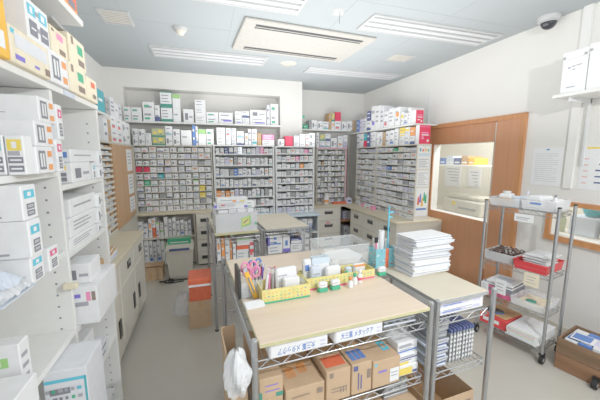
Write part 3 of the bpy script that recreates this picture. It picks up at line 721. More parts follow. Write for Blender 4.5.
# --- wide white rack
wx0, wx1 = .140, 1.045
zz = [Zof(y, .6, 4.6) for y in (215.5, 206, 197, 186.5, 176, 165.3, 154.2, 145.2)]
cab = thing('medicine_rack', 'wide white open rack beside the square-celled cabinet', 'rack', (0, 4.6, 0), world=False)
make_rack(cab, wx0, wx1, .285, zz, 0, 'steelwhite', 'steelwhite', .02, .026, .008)
sp = {(1,3):'navy',(1,4):'wn',(1,11):'pnk',(1,12):'wr',(3,5):'blue',(5,1):'ora',(5,2):'wo',(5,3):'ora',(5,4):'wo',(5,7):'gry',(6,10):'gry',(6,11):'wr',(1,8):'wt'}
fill(lambda x, y, z: ((x, 4.6+y, z), 0), wx0, wx1, .285, zz, 13, .026, 'wide white rack', 'medicine box', 'medicine boxes in the wide white rack', special=sp, hf=(.7,.95), wf=(.7,.97), cols=False, th=.03)
row_y(4.64, zz[-1]+.0005, [(216.8,225.3,127.5,'w',2),(226,231,128,['w','wr'],2),(231.5,236.3,128,'w2',3),(237,244,131,['wn','wt'],2),(245,248,133,'wo'),(248.4,251.5,129,'w2'),(252,257,129,'wt'),(257.5,261.5,133,'tan'),(262.5,274.3,134.5,['w','pnk'],2)],
    'the wide white rack', 'cartons on the wide white rack', .2)
# stand of the wide rack, hidden behind the wire racks, with its pale blue top
zb = zz[0]
st = thing('rack_stand', 'white open cupboard with pale blue top under the white racks', 'cupboard', (.93, 4.75, 0))
b = B(); b.rbox(.12, 1.74, 4.40, 4.895, zb-.032, zb-.002, 'bluetint', .003); obj('top', b, st)
b = B(); 
for x in (.135, .70, 1.225, 1.712): b.box(x, x+.018, 4.46, 4.89, 0, zb-.0325, 'steelwhite')
b.box(.135, 1.728, 4.88, 4.8895, 0, zb-.0325, 'steelwhite'); obj('carcass', b, st)
for z in (.03, .36):
    b = B(); b.box(1.244, 1.7115, 4.47, 4.879, z, z+.018, 'steelwhite'); obj('shelf', b, st)
row_y(4.5, .379, [(291,296,220,['wb','w'],2),(296.5,302,220,['wb','w2'],2),(302.5,307.5,219,['wb','w'],2),(308,312.5,219,['blue','wb'],2)], 'the upper white cupboard level', 'cartons in the white cupboard', .3, zmax=zb-.04)
row_y(4.5, .049, [(291,297,234,'w'),(297.5,304,233,'w2'),(304.5,312,233,'w')], 'the lower white cupboard level', 'cartons in the white cupboard', .3, zmax=.35)

# --- narrow white rack
nx0, nx1 = 1.062, 1.70
zz3 = [zb] + [zb+.02+ (1.735-zb-.02)*i/9 for i in range(1, 10)]
cab = thing('medicine_rack', 'narrow white open rack beside the wide one, at the wall corner', 'rack', (0, 4.6, 0), world=False)
make_rack(cab, nx0, nx1, .285, zz3, 0, 'steelwhite', 'steelwhite', .018, .024, .008)
sp = {(1,4):'wo',(2,4):'wo',(2,5):'pnk',(3,6):'ora',(6,5):'wn',(7,6):'wn',(1,7):'pnk'}
fill(lambda x, y, z: ((x, 4.6+y, z), 0), nx0, nx1, .285, zz3, 8, .024, 'narrow white rack', 'medicine box', 'medicine boxes in the narrow white rack', special=sp, hf=(.65,.9), wf=(.75,.97), cols=False, th=.02)
row_y(4.64, 1.7355, [(278.5,284.5,139,'wd'),(285.5,293,136,'red'),(294,299.5,135.5,'w2',2),(300,305.5,134,'w',2),(306,309,134,'wr',2),(309.5,315,133,'wd',2)], 'the narrow white rack', 'cartons on the narrow white rack', .2)

# --- corner rack in the recess, on a file cabinet
cx0, cx1 = 1.93, 2.50
zz4 = [.742+ (1.72-.742)*i/10 for i in range(11)]
cab = thing('medicine_rack', 'beige corner rack with a pinkish front edge above the file cabinet', 'rack', (0, 5.1, 0), world=False)
make_rack(cab, cx0, cx1, .30, zz4, 4, 'beigelight', 'beige', .012)
b = B(); b.box(cx1+.0005, cx1+.012, -.006, .0, zz4[0], zz4[-1]+.012, 'pink'); b.box(cx0, cx1, -.006, 0, zz4[-1]+.0005, zz4[-1]+.012, 'pink'); obj('edge_trim', b, cab, label='pink edge trim')
sp = {(8,7):'wr',(9,7):'wt',(4,4):'w',(3,2):'tan'}
fill(lambda x, y, z: ((x, 5.1+y, z), 0), cx0, cx1, .30, zz4, 8, .014, 'beige corner rack', 'medicine box', 'medicine boxes in the beige corner rack', special=sp, hf=(.55,.85), wf=(.6,.85))
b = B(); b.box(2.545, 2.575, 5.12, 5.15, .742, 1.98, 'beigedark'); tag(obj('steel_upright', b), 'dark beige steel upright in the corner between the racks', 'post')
row_y(5.14, 1.7325, [(316.5,319.5,132,'w2'),(320,325,134,['wb','oli'],2),(325.4,330.5,134,['wt','wn'],2),(331,337,138,'wd'),(338,343,136,['wo','w'],2),(343.5,348.5,135,['lav','w'],2)], 'the beige corner rack', 'cartons on the beige corner rack', .2, zmax=2.0)
# shelf in the recess
b = B(); b.rbox(XP+.003, 2.618, 5.15, YR-.002, 2.035, 2.058, 'shelfwhite', .002); tag(obj('wall_shelf', b), 'white shelf on the recessed back wall', 'shelf')
row_y(5.18, 2.0585, [(303.5,308,124.5,'grn'),(309,311.3,120,'gry'),(311.7,317,120,'wd'),(317.5,323,121,'wd'),(323.3,328.7,121.5,'wt'),(329,331.5,113,'tan'),(331.8,334.8,113,['wo','oli'],2),(335.3,341,112,['wr','red'],2),(342,347,121.5,'wd'),(347.4,352.5,121,'wd'),(352.8,355.5,120.5,'tan')], 'the recess shelf', 'cartons on the recess shelf', .2)
for i, (px, py, hh) in enumerate(((303.5,118,.05),(303.8,126,.04))):
    p = AY(px, py, 4.885); b = B(); b.ball((0,0,hh/2), hh/2, 'green', 1, .3, 1, 10, 6); b.ball((hh*.3,0,hh*.7), hh/4, 'green', 1, .3, 1, 8, 5)
    tag(obj('green_ornament', b, loc=(1.60+.02, 4.93+.05*i, p.z)), f'small green ornament stuck on the wall corner, {("upper","lower")[i]}', 'ornament')

# --- file cabinet and counters in the corner
fc = thing('file_cabinet', 'beige three-drawer file cabinet with black handles in the recess', 'cabinet', (2.0, 5.05, 0))
b = B(); b.box(1.755, 2.255, 4.77, 5.43, .02, .715, 'beige'); b.box(1.78, 2.23, 4.80, 5.40, 0, .0195, 'black'); obj('carcass', b, fc)
for k in range(3):
    z0 = .03+.228*k; b = B(); b.rbox(1.762, 2.248, 4.752, 4.7695, z0, z0+.222, 'beigelight', .004); dr = obj('drawer', b, fc)
    b = B(); b.rbox(1.95, 2.10, 4.742, 4.7515, z0+.11, z0+.165, 'handle', .005); b.box(1.965, 2.085, 4.740, 4.7415, z0+.15, z0+.160, 'grey'); obj('handle', b, dr)
    if k == 1: b = B(); b.box(1.98, 2.05, 4.7505, 4.7515, z0+.18, z0+.20, 'red'); obj('sticker', b, dr, label='red sticker')
rc = thing('corner_worktop', 'beige L-shaped worktop in the corner of the room', 'worktop', (2.6, 4.6, .7155))
b = B(); b.rbox(1.745, 2.30, 4.74, YR-.005, .716, .741, 'top', .003); b.rbox(2.3005, XR-.005, 3.22, YR-.005, .716, .741, 'top', .003); obj('worktop', b, rc)
# open nook in the corner
nk = thing('corner_shelf_unit', 'open corner shelf unit with a reddish shelf under the worktop', 'shelf', (2.5, 4.95, 0))
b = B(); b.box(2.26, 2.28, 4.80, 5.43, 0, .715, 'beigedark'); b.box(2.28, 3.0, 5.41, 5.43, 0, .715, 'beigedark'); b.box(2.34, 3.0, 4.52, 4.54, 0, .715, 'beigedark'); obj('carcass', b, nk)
b = B(); b.box(2.29, 2.98, 4.80, 5.40, .44, .458, 'orangewood'); obj('shelf', b, nk)
row_y(4.86, .459, [(343.5,346.5,211,'lav'),(347,350,211,'w2'),(350.3,353,212,'wb'),(353.3,356,212,'gry')], 'the reddish corner shelf', 'cartons on the reddish corner shelf', .2, zmax=.70)
row_y(4.86, .001, [(344,347.5,226,'w2'),(348,351,227,'w'),(351.5,354.5,228,'gry')], 'the floor of the corner shelf', 'cartons under the corner shelf', .2, zmax=.42)
# lateral drawer cabinets on the right
for i, (y0, y1) in enumerate(((3.225, 3.655),(3.66, 4.09),(4.095, 4.515))):
    c = thing('drawer_cabinet', f'beige two-handle drawer cabinet under the side worktop, {("first","second","third")[i]} from the door', 'cabinet', (2.66, (y0+y1)/2, 0), group='drawer cabinets by the door')
    b = B(); b.box(2.335, XR-.01, y0, y1, .03, .715, 'beige'); b.box(2.37, XR-.03, y0+.02, y1-.02, 0, .0295, 'black'); obj('carcass', b, c)
    for k in range(3):
        z0 = .04+.225*k; b = B(); b.rbox(2.318, 2.3345, y0+.004, y1-.004, z0, z0+.219, 'beigelight', .004); dr = obj('drawer', b, c)
        ym = (y0+y1)/2; b = B(); b.rbox(2.308, 2.3175, ym-.07, ym+.07, z0+.10, z0+.16, 'handle', .005); b.box(2.306, 2.3075, ym-.05, ym+.05, z0+.145, z0+.155, 'grey'); obj('handle', b, dr)
# --- racks on the right, facing the aisle
RXF = 2.59
zz5 = [.742+(1.735-.742)*i/11 for i in range(12)]
for nm, y1, y0, n, where, lab in (('a', 4.86, 4.225, 5, 'aisle rack by the corner', 'beige shelf rack facing the aisle, by the room corner'), ('b', 4.215, 3.26, 7, 'aisle rack by the door', 'beige shelf rack facing the aisle, by the wooden door')):
    cab = thing('medicine_rack', lab, 'rack', (RXF, y1, 0), rz=-PI/2, world=False)
    L_ = y1-y0
    make_rack(cab, 0, L_, .22, zz5, 0, 'beigelight', 'beige', .014, .012)
    sp = {(1,4):'grn',(1,5):'wy',(4,3):'blue',(3,2):'wt',(6,3):'wb',(9,3):'wb',(2,1):'wt',(10,4):'wt'} if nm == 'b' else {(2,1):'wt',(5,3):'wp'}
    fill(lambda x, y, z, y1=y1: ((RXF+y, y1-x, z), -PI/2), 0, L_, .22, zz5, n, .012, where, 'medicine box', 'medicine boxes in the '+where, special=sp, hf=(.6,.88), wf=(.75,.97), cols=False)
    if nm == 'b':
        b = B(); P = L_+.0006
        def pq(u0, u1, v0, v1, m, e=0): b.quad((P+e, u0, v0), (P+e, u1, v0), (P+e, u1, v1), (P+e, u0, v1), m)
        pq(.02,.20,1.42,1.71,'paper'); pq(.03,.19,1.58,1.62,'bluetint',.0004)
        for k, m in enumerate(('teal','redorange','amber','green')): pq(.04+.04*k,.065+.04*k,1.64,1.68-.01*(k%2),m,.0004)
        for k in range(5): pq(.03,.18-.03*(k%2),1.44+.024*k,1.449+.024*k,'text',.0004)
        obj('notice', b, cab, label='white notice with a coloured header')
        b = B()
        pq(.02,.20,1.19,1.40,'paper')
        for k in range(7): pq(.035,.185-.03*(k%3),1.21+.025*k,1.217+.025*k,'text',.0004)
        obj('notice', b, cab, label='white notice with grey lines')
        b = B()
        pq(.02,.20,.80,1.17,'paper'); pq(.03,.19,.88,.905,'blue',.0004)
        for k, (u, v, m) in enumerate(((.04,.95,'redorange'),(.07,.98,'violet'),(.10,.93,'amber'),(.13,1.0,'green'),(.155,.97,'green'))): b.add([(P+.0005, u, v),(P+.0005, u+.035, v),(P+.0005, u+.03, v+.12),(P+.0005, u+.008, v+.10)], [(0,1,2,3)], m)
        obj('notice', b, cab, label='white poster with coloured shapes')
ZT = 1.7355
row_x(2.63, -1, ZT, [(357,359.8,132,'w2'),(360.2,363.2,131,'w'),(363.6,366.6,134,['red','teal'],2),(367,370,131,'navy'),(370.4,372.6,130,'w2'),(373,375.2,130,'w')], 'the aisle rack by the corner', 'cartons on the aisle racks', .22, zmax=1.97)
row_x(2.63, -1, ZT, [(376.5,379,133,'w'),(379.3,382,132,'wd'),(382.3,385.2,132.5,'tan'),(385.6,389.5,131,'w2'),(389.8,394,130,'wb'),(394.5,398,127,'w'),(399.5,404.5,125,['w','wy','yel'],3),(405,409.5,127,['wb','wy'],2),(410,415,127,['wn','ora'],2),(415.3,416.6,128,'wr')], 'the aisle rack by the door', 'cartons on the aisle racks', .22, zmax=1.97)
carton('carton', .17, .07, .235, (2.70, 3.30, ZT), 0, 'red', 'crimson carton with white marks on the aisle rack, below the other crimson one', 'box', None, extra=[('F',.2,.45,.85,.5,'white'),('F',.15,.55,.8,.62,'pink'),('F',.2,.25,.4,.4,'pink'),('F',.7,.12,.85,.24,'white'),('L',0,0,1,1,'white'),('F',0,.9,1,.92,'pink')])
# wall shelf on the right wall
sh = thing('wall_shelf', 'white shelf on the side wall above the aisle racks', 'shelf', (2.87, 4.5, 2.0))
b = B(); b.rbox(2.625, XR-.002, 3.40, YR-.003, 1.985, 2.005, 'shelfwhite', .002); obj('board', b, sh)
for y in (3.6, 4.5, 5.3):
    b = B(); b.box(2.87, XR-.001, y, y+.015, 1.975, 1.9845, 'steelwhite'); b.box(XR-.013, XR-.001, y, y+.015, 2.0055, 2.45, 'steelwhite'); obj('bracket', b, sh)
row_x(2.655, -1, 2.0055, [(357,359.2,120,'blue'),(359.6,363,119,'lav'),(363.3,366.4,118,'w2'),(366.8,370.8,111,['wn','navy'],2),(371.2,375,106,'wp'),(375.3,380,105.5,'w'),(380.4,383.5,106,'w2'),(384,388,111,'wr'),(388.5,394.5,108,'w'),(395,400,107,'wo'),(401,403.5,112,'wy'),(404,407.5,113,'wb'),(408,410.6,107.5,'w')], 'the side wall shelf', 'cartons on the side wall shelf', .22)
carton('carton', .12, .10, .17, (2.72, 3.455, 2.0055), 0, 'red', 'crimson carton with white marks at the end of the side wall shelf', 'box', None, extra=[('F',.2,.45,.85,.5,'white'),('F',.15,.6,.8,.66,'pink'),('F',.2,.25,.6,.3,'white'),('F',.65,.12,.82,.24,'white'),('L',0,0,1,1,'white')])

PACKS.sort(key=lambda q: -q[0])
for q in PACKS[:300]: carton('medicine_box', q[1], q[2], q[3], q[4], q[5], q[6], q[7], 'medicine', q[8], round=False)
rest = B()
for q in PACKS[300:]:
    t = B(); base, desc, fn = STY[q[6]]
    t.box(-q[1]/2, q[1]/2, -q[2]/2, q[2]/2, 0, q[3], base); prints(t, q[1], q[2], q[3], fn())
    M = Matrix.Translation(Vector(q[4])) @ Matrix.Rotation(q[5], 4, 'Z')
    for f, k in zip(t.f, t.m): rest.add([t.v[i] for i in f], [tuple(range(len(f)))], t.mats[k], M=M)
o = tag(obj('small_medicine_boxes', rest), 'the smaller white medicine boxes filling the remaining rack rows', 'medicine'); o['kind'] = 'stuff'
# ================================================================== UNDER THE PIGEONHOLE CABINET
random.seed(31)
us = thing('open_cupboard', 'open beige cupboard with two levels under the square-celled cabinet', 'cupboard', (-.55, 4.7, 0))
b = B(); b.box(-.96, -.94, 4.56, 4.895, 0, .764, 'beigelight'); b.box(-.165, -.147, 4.56, 4.895, 0, .764, 'beigelight'); b.box(-.94, -.165, 4.88, 4.895, 0, .764, 'beigelight'); obj('carcass', b, us)
for z in (.04, .42):
    b = B(); b.box(-.939, -.166, 4.57, 4.879, z, z+.02, 'beigelight'); obj('shelf', b, us)
row_y(4.6, .4405, [(138.5,143,222,'w'),(143.5,148,224,'w2'),(148.5,152,219,'wo'),(152.3,155.5,218,['or2','wo'],2),(156,159.5,222,['wr','gl'],2),(160,163.5,223,['gl','w'],2),(164,168,217,'w'),(168.5,172,219,'w2'),(172.5,176,217.5,'w'),(176.5,180,221,'w2'),(180.5,184,220,'wb'),(184.5,188,221.5,'w'),(188.4,191.5,220,'w2')],
    'the upper beige cupboard level', 'packets in the beige cupboard', .2, noun='packet', name='packet', zmax=.75)
row_y(4.6, .0605, [(139.5,144,241,'wb'),(144.5,149,240,'w'),(149.5,153,241,'wb'),(153.4,157,242,'w2'),(157.5,161,240,'wb'),(161.5,165,241,'w'),(165.5,168.5,243,'gl')],
    'the low beige cupboard level', 'packets in the beige cupboard', .2, noun='packet', name='packet', zmax=.41)
# drawer tower
dt = thing('drawer_tower', 'narrow beige drawer tower with four dark handles under the rack', 'cabinet', (-.02, 4.7, 0))
b = B(); b.box(-.135, .075, 4.49, 4.895, .02, .764, 'beige'); b.box(-.12, .06, 4.52, 4.88, 0, .0195, 'black'); obj('carcass', b, dt)
for k in range(4):
    z0 = .03+.182*k; b = B(); b.rbox(-.130, .070, 4.473, 4.4895, z0, z0+.176, 'beigelight', .004); dr = obj('drawer', b, dt)
    b = B(); b.rbox(-.075, .04, 4.458, 4.4725, z0+.075, z0+.125, 'handle', .006); obj('handle', b, dr)
# waste bin
wb = thing('waste_bin', 'grey plastic waste bin with slotted lid and green cards on it', 'bin', (-.335, 4.13, 0))
b = B()
def ring(z, w, d): return [(-.335-w/2, 4.13-d/2, z), (-.335+w/2, 4.13-d/2, z), (-.335+w/2, 4.13+d/2, z), (-.335-w/2, 4.13+d/2, z)]
vs = ring(.012,.25,.20)+ring(.06,.27,.22)+ring(.38,.315,.25)+ring(.42,.325,.26)
b.add(vs, [(3,2,1,0)]+[(l*4+i, l*4+(i+1)%4, l*4+4+(i+1)%4, l*4+4+i) for l in range(3) for i in range(4)]+[(12,13,14,15)], 'beigelight'); obj('body', b, wb)
b = B(); vs = ring(.4205,.335,.27)+ring(.45,.34,.275)+ring(.515,.30,.24); b.add(vs, [(3,2,1,0)]+[(l*4+i, l*4+(i+1)%4, l*4+4+(i+1)%4, l*4+4+i) for l in range(2) for i in range(4)]+[(8,9,10,11)], 'beigelight'); ld = obj('lid', b, wb)
b = B(); b.rbox(-.455, -.215, 3.985, 3.9915, .435, .47, 'navy', .003); obj('label_band', b, ld, label='dark blue label band')
b = B(); b.rbox(-.49, -.18, 4.0, 4.26, .0, .0115, 'black', .004); obj('base', b, wb); wb.scale.z = .91
for k in range(4):
    b = B(); b.rbox(-.14, .14, -.008, .008, 0, .075-.004*k, ('green','kraft','green','deepgreen')[k], .002); b.box(-.11, .11, -.0086, -.008, .02, .03, 'white')
    tag(obj('card_pack', b, loc=(-.335, 4.05+.04*k, .4695), rz=.05*(k-1)), f'{("green","kraft brown","green","dark green")[k]} card pack standing on the waste bin, {ORD[k+1]} from the front', 'card', 'card packs on the waste bin')
# flattened cardboard on the floor
for k, (x, y, w_, h_, nm) in enumerate(((-.72, 4.12, .27, .17, 'lower brown'),)):
    b = B(); b.rbox(-.14, .14, -.12, .12, 0, .17, 'kraft', .003); b.box(-.02, .02, -.1206, .12, .02, .1, 'tan'); b.quad((-.139,-.119,.1702),(.139,-.119,.1702),(.139,-.18,.21),(-.139,-.18,.21), 'kraftdark')
    tag(obj('cardboard_box', b, loc=(-.70, 4.22, 0)), 'small brown cardboard box on the floor beside the waste bin', 'box')
b = B(); b.tube([(-.50+.07*math.cos(a)*1.2, 3.95+.03*math.sin(a), .03+.012*math.sin(2*a)) for a in [i*.5 for i in range(16)]], .008, 'black'); b.tube([(-.53,3.96,.008),(-.45,3.93,.008),(-.36,3.94,.008),(-.30,3.95,.008)], .008, 'black')
tag(obj('cable', b), 'black cable lying on the floor before the waste bin', 'cable')
# orange box and carton by the wire rack
b = B(); b.rbox(-.11, .085, -.13, .13, 0, .265, 'kraft', .003); b.box(-.1106, -.1100, -.10, .10, .12, .14, 'tan'); b.quad((-.02,-.1306,.265),(.01,-.1306,.265),(.01,-.1306,.2),(-.02,-.1306,.2), 'tan')
tag(obj('cardboard_box', b, loc=(-.075, 2.90, 0)), 'brown cardboard box on the floor under the orange box', 'box')
ob = thing('storage_box', 'orange box with pale strap on the brown cardboard box', 'box', (-.03, 3.0, .266))
b = B(); b.rbox(-.172, .018, 2.775, 3.025, .266, .40, 'redorange', .004); obj('body', b, ob)
b = B(); b.rbox(-.178, .024, 2.768, 3.032, .4005, .475, 'redorange', .005); obj('lid', b, ob)
b = B(); b.box(-.174, .020, 2.7665, 2.7675, .405, .425, 'paper'); obj('strap', b, ob, label='pale strap')
b = B(); random.seed(3); b.sheet(lambda u, v: Vector((.11*math.cos(2*PI*u)*(1-.5*v)+.01*random.random(), .10*math.sin(2*PI*u)*(1-.5*v)+.01*random.random(), .20*v)), 18, 8, 'bag', smooth=False)
tag(obj('plastic_bag', b, loc=(-.26, 3.15, 0)), 'clear plastic bag standing on the floor beside the orange box', 'bag')

# ================================================================== WIRE RACKS
def wire_shelf(w, d, z, m='chrome', rail=.032, dx=.024, M=None):
    b = B(); r = .0032
    for y in (0, d):
        b.cyl((0,y,z), (w,y,z), r, m, 6); b.cyl((0,y,z-rail), (w,y,z-rail), r, m, 6)
        n = max(4, int(w/.045)); pts = [(w*i/n, y, z if i % 2 else z-rail) for i in range(n+1)]
        for p, q in zip(pts, pts[1:]): b.cyl(p, q, .002, m, 4, caps=False)
    for x in (0, w):
        b.cyl((x,0,z), (x,d,z), r, m, 6); b.cyl((x,0,z-rail), (x,d,z-rail), r, m, 6)
        n = max(4, int(d/.045)); pts = [(x, d*i/n, z if i % 2 else z-rail) for i in range(n+1)]
        for p, q in zip(pts, pts[1:]): b.cyl(p, q, .002, m, 4, caps=False)
    for i in range(1, int(w/dx)): b.cyl((i*dx,.0,z+.001), (i*dx,d,z+.001), .0017, m, 4, caps=False)
    for k in (1, 2): b.cyl((0,d*k/3,z-.003), (w,d*k/3,z-.003), .0028, m, 5, caps=False)
    return b
def post(h, m='postgrey', r=.0125, groove=True):
    b = B(); b.cyl((0,0,.03), (0,0,h), r, m, 12)
    if groove:
        z = .06
        while z < h-.03: b.cyl((0,0,z), (0,0,z+.003), r*1.03, 'grey', 12); z += .05
    b.cyl((0,0,h), (0,0,h+.006), r*.95, 'grey', 12, r1=r*.7); b.cyl((0,0,0), (0,0,.03), r*.7, 'postgrey', 10); b.cyl((0,0,0), (0,0,.008), r*1.4, 'rubber', 12)
    return b
def shift(b, x, y, z=0):
    for v in b.v: v.x += x; v.y += y; v.z += z
    return b
YAW3 = math.radians(3)
def wrack(label, ox, oy, w, d, h, levels, group=None, m='chrome', rails=True):
    t = thing('wire_rack', label, 'rack', (ox, oy, 0), YAW3, group, world=False)
    for x in (0, w):
        for y in (0, d): obj('post', shift(post(h, 'postgrey'), x, y), t)
    for z in levels: obj('wire_shelf', shift(wire_shelf(w-.03, d-.03, z), .015, .015), t)
    if rails:
        for x in (0, w):
            b = B(); b.tube([(x, .012, h-.045),(x, d-.012, h-.045)], .006, m); b.tube([(x, .012, h-.075),(x, d-.012, h-.075)], .004, m); obj('side_rail', b, t)
    return t
def loc_pt(ox, oy, u, v, z=0):
    return Vector((ox+u*math.cos(YAW3)-v*math.sin(YAW3), oy+u*math.sin(YAW3)+v*math.cos(YAW3), z))
IA = (.145, .995); WA, DA = .80, .955       # front rack under the birch board
IB = (1.005, 1.065); WB, DB = .365, .80
IC = (.055, 2.68); WC, DC = .43, .76
ID = (.515, 2.735); WD, DD = .47, .76
pa = lambda u, v, z=0: loc_pt(*IA, u, v, z)
pb = lambda u, v, z=0: loc_pt(*IB, u, v, z)
pc = lambda u, v, z=0: loc_pt(*IC, u, v, z)
pd = lambda u, v, z=0: loc_pt(*ID, u, v, z)
wrack('chrome wire rack carrying the birch board and brown cartons', *IA, WA, DA, .925, (.832, .562, .10))
wrack('chrome wire rack carrying the grey-beige board and the paper stack', *IB, WB, DB, .912, (.808, .525, .10), rails=False)
wrack('chrome wire rack behind, carrying the clear container', *IC, WC, DC, .905, (.85, .62, .30), m='postgrey')
wrack('chrome wire rack behind, carrying an empty beige board', *ID, WD, DD, .89, (.85, .62, .30), m='postgrey')
def board(label, ox, oy, w, d, z, m, edge, x0=.017, y0=-.012, t=.02):
    b = B(); b.rbox(x0, w-.017, y0, d-.02, z-t, z, m, .002); b.box(x0+.002, w-.019, y0-.0007, y0-.0001, z-t+.001, z-.001, edge); b.box(x0-.0007, x0-.0001, y0+.002, d-.022, z-t+.001, z-.001, edge)
    return tag(obj('table_board', b, loc=(ox, oy, 0), rz=YAW3), label, 'board')
board('birch wood board laid over the front wire rack as a tabletop', *IA, WA, DA, .913, 'birch', 'boardedge', t=.015)
board('grey-beige board laid over the wire rack under the paper stack', *IB, WB, DB, .90, 'greyboard', 'grey', y0=.014)
board('beige board under the clear container on the wire rack behind', *IC, WC, DC, .90, 'greyboard', 'boardedge', y0=.014)
board('empty beige board over the wire rack with violet-marked boxes', *ID, WD, DD, .90, 'greyboard', 'grey', y0=-.013)

# ---- front rack, upper shelf: paper packs
def pack(u, v, w, d, h, z, label, P, textfn=None, rz=YAW3, name='paper_pack', m='paper', cat='pack', group=None, t=None):
    b = B(); b.rbox(-w/2, w/2, -d/2, d/2, 0, h, m, .006)
    if textfn: textfn(b, w, d, h)
    p = P(u, v, z) if P else Vector((u, v, z))
    return tag(obj(name, b, loc=p, rz=rz), label, cat, group)
def front_text(s, size, m, width=None, dx=0, dz=0, flip=False):
    def f(b, w, d, h):
        M = Matrix.Translation((dx*w, -d/2-.0008, h/2+dz)) @ Matrix.Rotation(PI/2, 4, 'X')
        if flip: M = M @ Matrix.Rotation(PI, 4, 'Z')
        b.text(s, size, m, M, width)
        for k in range(2): b.quad((w*.36,-d/2-.0008,h*(.25+.3*k)), (w*.45,-d/2-.0008,h*(.25+.3*k)), (w*.45,-d/2-.0008,h*(.38+.3*k)), (w*.36,-d/2-.0008,h*(.38+.3*k)), 'lav')
    return f
pack(.172, .148, .235, .30, .054, .8365, 'white paper pack with upside-down blue lettering, at the corner post of the birch board', pa, front_text('大三薬 メタックア', .030, 'blue', .15, -.05, flip=True))
pack(.432, .148, .225, .30, .054, .8365, 'white paper pack with upright blue lettering, beside the upside-down one', pa, front_text('大三薬 メタックア', .030, 'blue', .15, -.05))
for k in range(4):
    b = B(); b.rbox(-.085,.085,-.15,.15,0,.007,'silver',.002)
    for q in range(7):
        for s_ in (-.06,-.02,.02,.06): b.ball((s_, -.125+.041*q, .007), .015, 'silver', 1, 1, .35, 8, 4, z0=0)
    b.box(-.084,.084,-.1506,-.15,.001,.006,'paperblue')
    tag(obj('blister_pack', b, loc=pa(.660+.006*(k%2), .18+.012*k, .8365+.0128*k), rz=YAW3+.015*(k-1)), f'wide silver blister tray, {ORD[k+1]} from the bottom beside the lettered paper packs', 'medicine', 'silver blister trays under the birch board')
# ---- front rack, second shelf: brown cartons
def kcarton(u0, u1, v0, d, z, h, label, P, marks, rz=YAW3, m='kraft', extra=None):
    b = B(); w = u1-u0; b.rbox(-w/2, w/2, -d/2, d/2, 0, h, m, .003)
    b.quad((-w/2+.004, -.022, h+.0004),(w/2-.004, -.022, h+.0004),(w/2-.004, .022, h+.0004),(-w/2+.004, .022, h+.0004), 'tan')
    prints(b, w, d, h, marks, .0009)
    if extra: extra(b, w, d, h)
    return tag(obj('cardboard_carton', b, loc=P((u0+u1)/2, v0+d/2, z), rz=rz), label, 'box')
def glyph(face, u, v, s, m, n=5):
    r = []
    for k in range(n): r.append((face, u+s*(k/n), v, u+s*(k/n)+s*.55/n, v+s*random.uniform(.6,1), m)); r.append((face, u+s*k/n, v+s*random.uniform(.2,.7), u+s*(k+.8)/n, v+s*random.uniform(.75,.85), m))
    return r
z2 = .565
def gtext(t, size, m, x, zf, wd):
    def f(b, w, d, h): b.text(t, size, m, Matrix.Translation((x*w, -d/2-.001, zf*h)) @ Matrix.Rotation(PI/2, 4, 'X'), wd)
    return f
kcarton(.020, .115, .03, .34, z2, .088, 'brown carton with green print, lower of two by the corner post', pa, [('F',.0,.0,.12,.5,'deepgreen')], extra=gtext('240', .045, 'deepgreen', .2, .5, .055))
kcarton(.020, .114, .028, .34, z2+.089, .088, 'brown carton with green tape and thin violet print, upper of two by the corner post', pa, [('F',.25,.62,.8,.67,'violet'),('F',.25,.36,.85,.41,'violet'),('F',.7,.05,1,.25,'deepgreen'),('F',0,.0,.12,.4,'deepgreen')])
kcarton(.122, .288, .02, .30, z2, .108, 'brown carton with scattered orange marks on its lid', pa, glyph('T',.18,.2,.25,'or' if 0 else 'orange')+glyph('T',.5,.25,.25,'orange')+glyph('T',.3,.62,.25,'orange')+[('F',.8,.6,.94,.8,'brownprint'),('F',.3,.3,.7,.34,'brownprint'),('F',.15,.66,.6,.70,'brownprint')])
kcarton(.296, .408, .02, .30, z2, .140, 'brown carton with a solid orange block on its lid', pa, glyph('T',.06,.12,.85,'redorange',9)[:0]+[('T',.08,.08,.92,.3,'redorange'),('F',.12,.78,.28,.94,'brownprint'),('F',.2,.4,.85,.43,'brownprint'),('F',.2,.3,.75,.33,'brownprint')], extra=gtext('|||', .03, 'brownprint', .2, .35, .03))
kcarton(.414, .512, .02, .30, z2, .142, 'brown carton with a blue block on its lid', pa, [('T',.15,.08,.36,.30,'blue'),('T',.40,.08,.60,.30,'blue'),('T',.64,.08,.86,.30,'blue'),('F',.08,.78,.3,.94,'navy'),('F',.3,.15,.36,.7,'navy'),('F',.44,.15,.50,.62,'navy'),('F',.75,.45,.95,.75,'brownprint')])
kcarton(.518, .662, .02, .30, z2, .128, 'brown carton with a cyan mark and dark stripes on its lid', pa, [('T',.12,.45,.2,.9,'brownprint'),('T',.28,.45,.36,.9,'brownprint'),('T',.05,.72,.46,.76,'brownprint'),('T',.62,.18,.88,.24,'cyan'),('T',.62,.34,.88,.40,'cyan'),('T',.62,.18,.68,.40,'cyan'),('T',.82,.18,.88,.40,'cyan'),('F',.06,.82,.14,.92,'cyan'),('F',.2,.55,.5,.62,'violet'),('F',.62,.1,.95,.6,'paper'),('F',.66,.3,.9,.34,'text'),('F',.66,.42,.9,.46,'text')])
kcarton(.15, .55, .38, .42, z2, .12, 'long plain brown carton behind the marked ones on the second wire shelf', pa, [])
G = 'white cartons beside the cyan-marked brown carton'
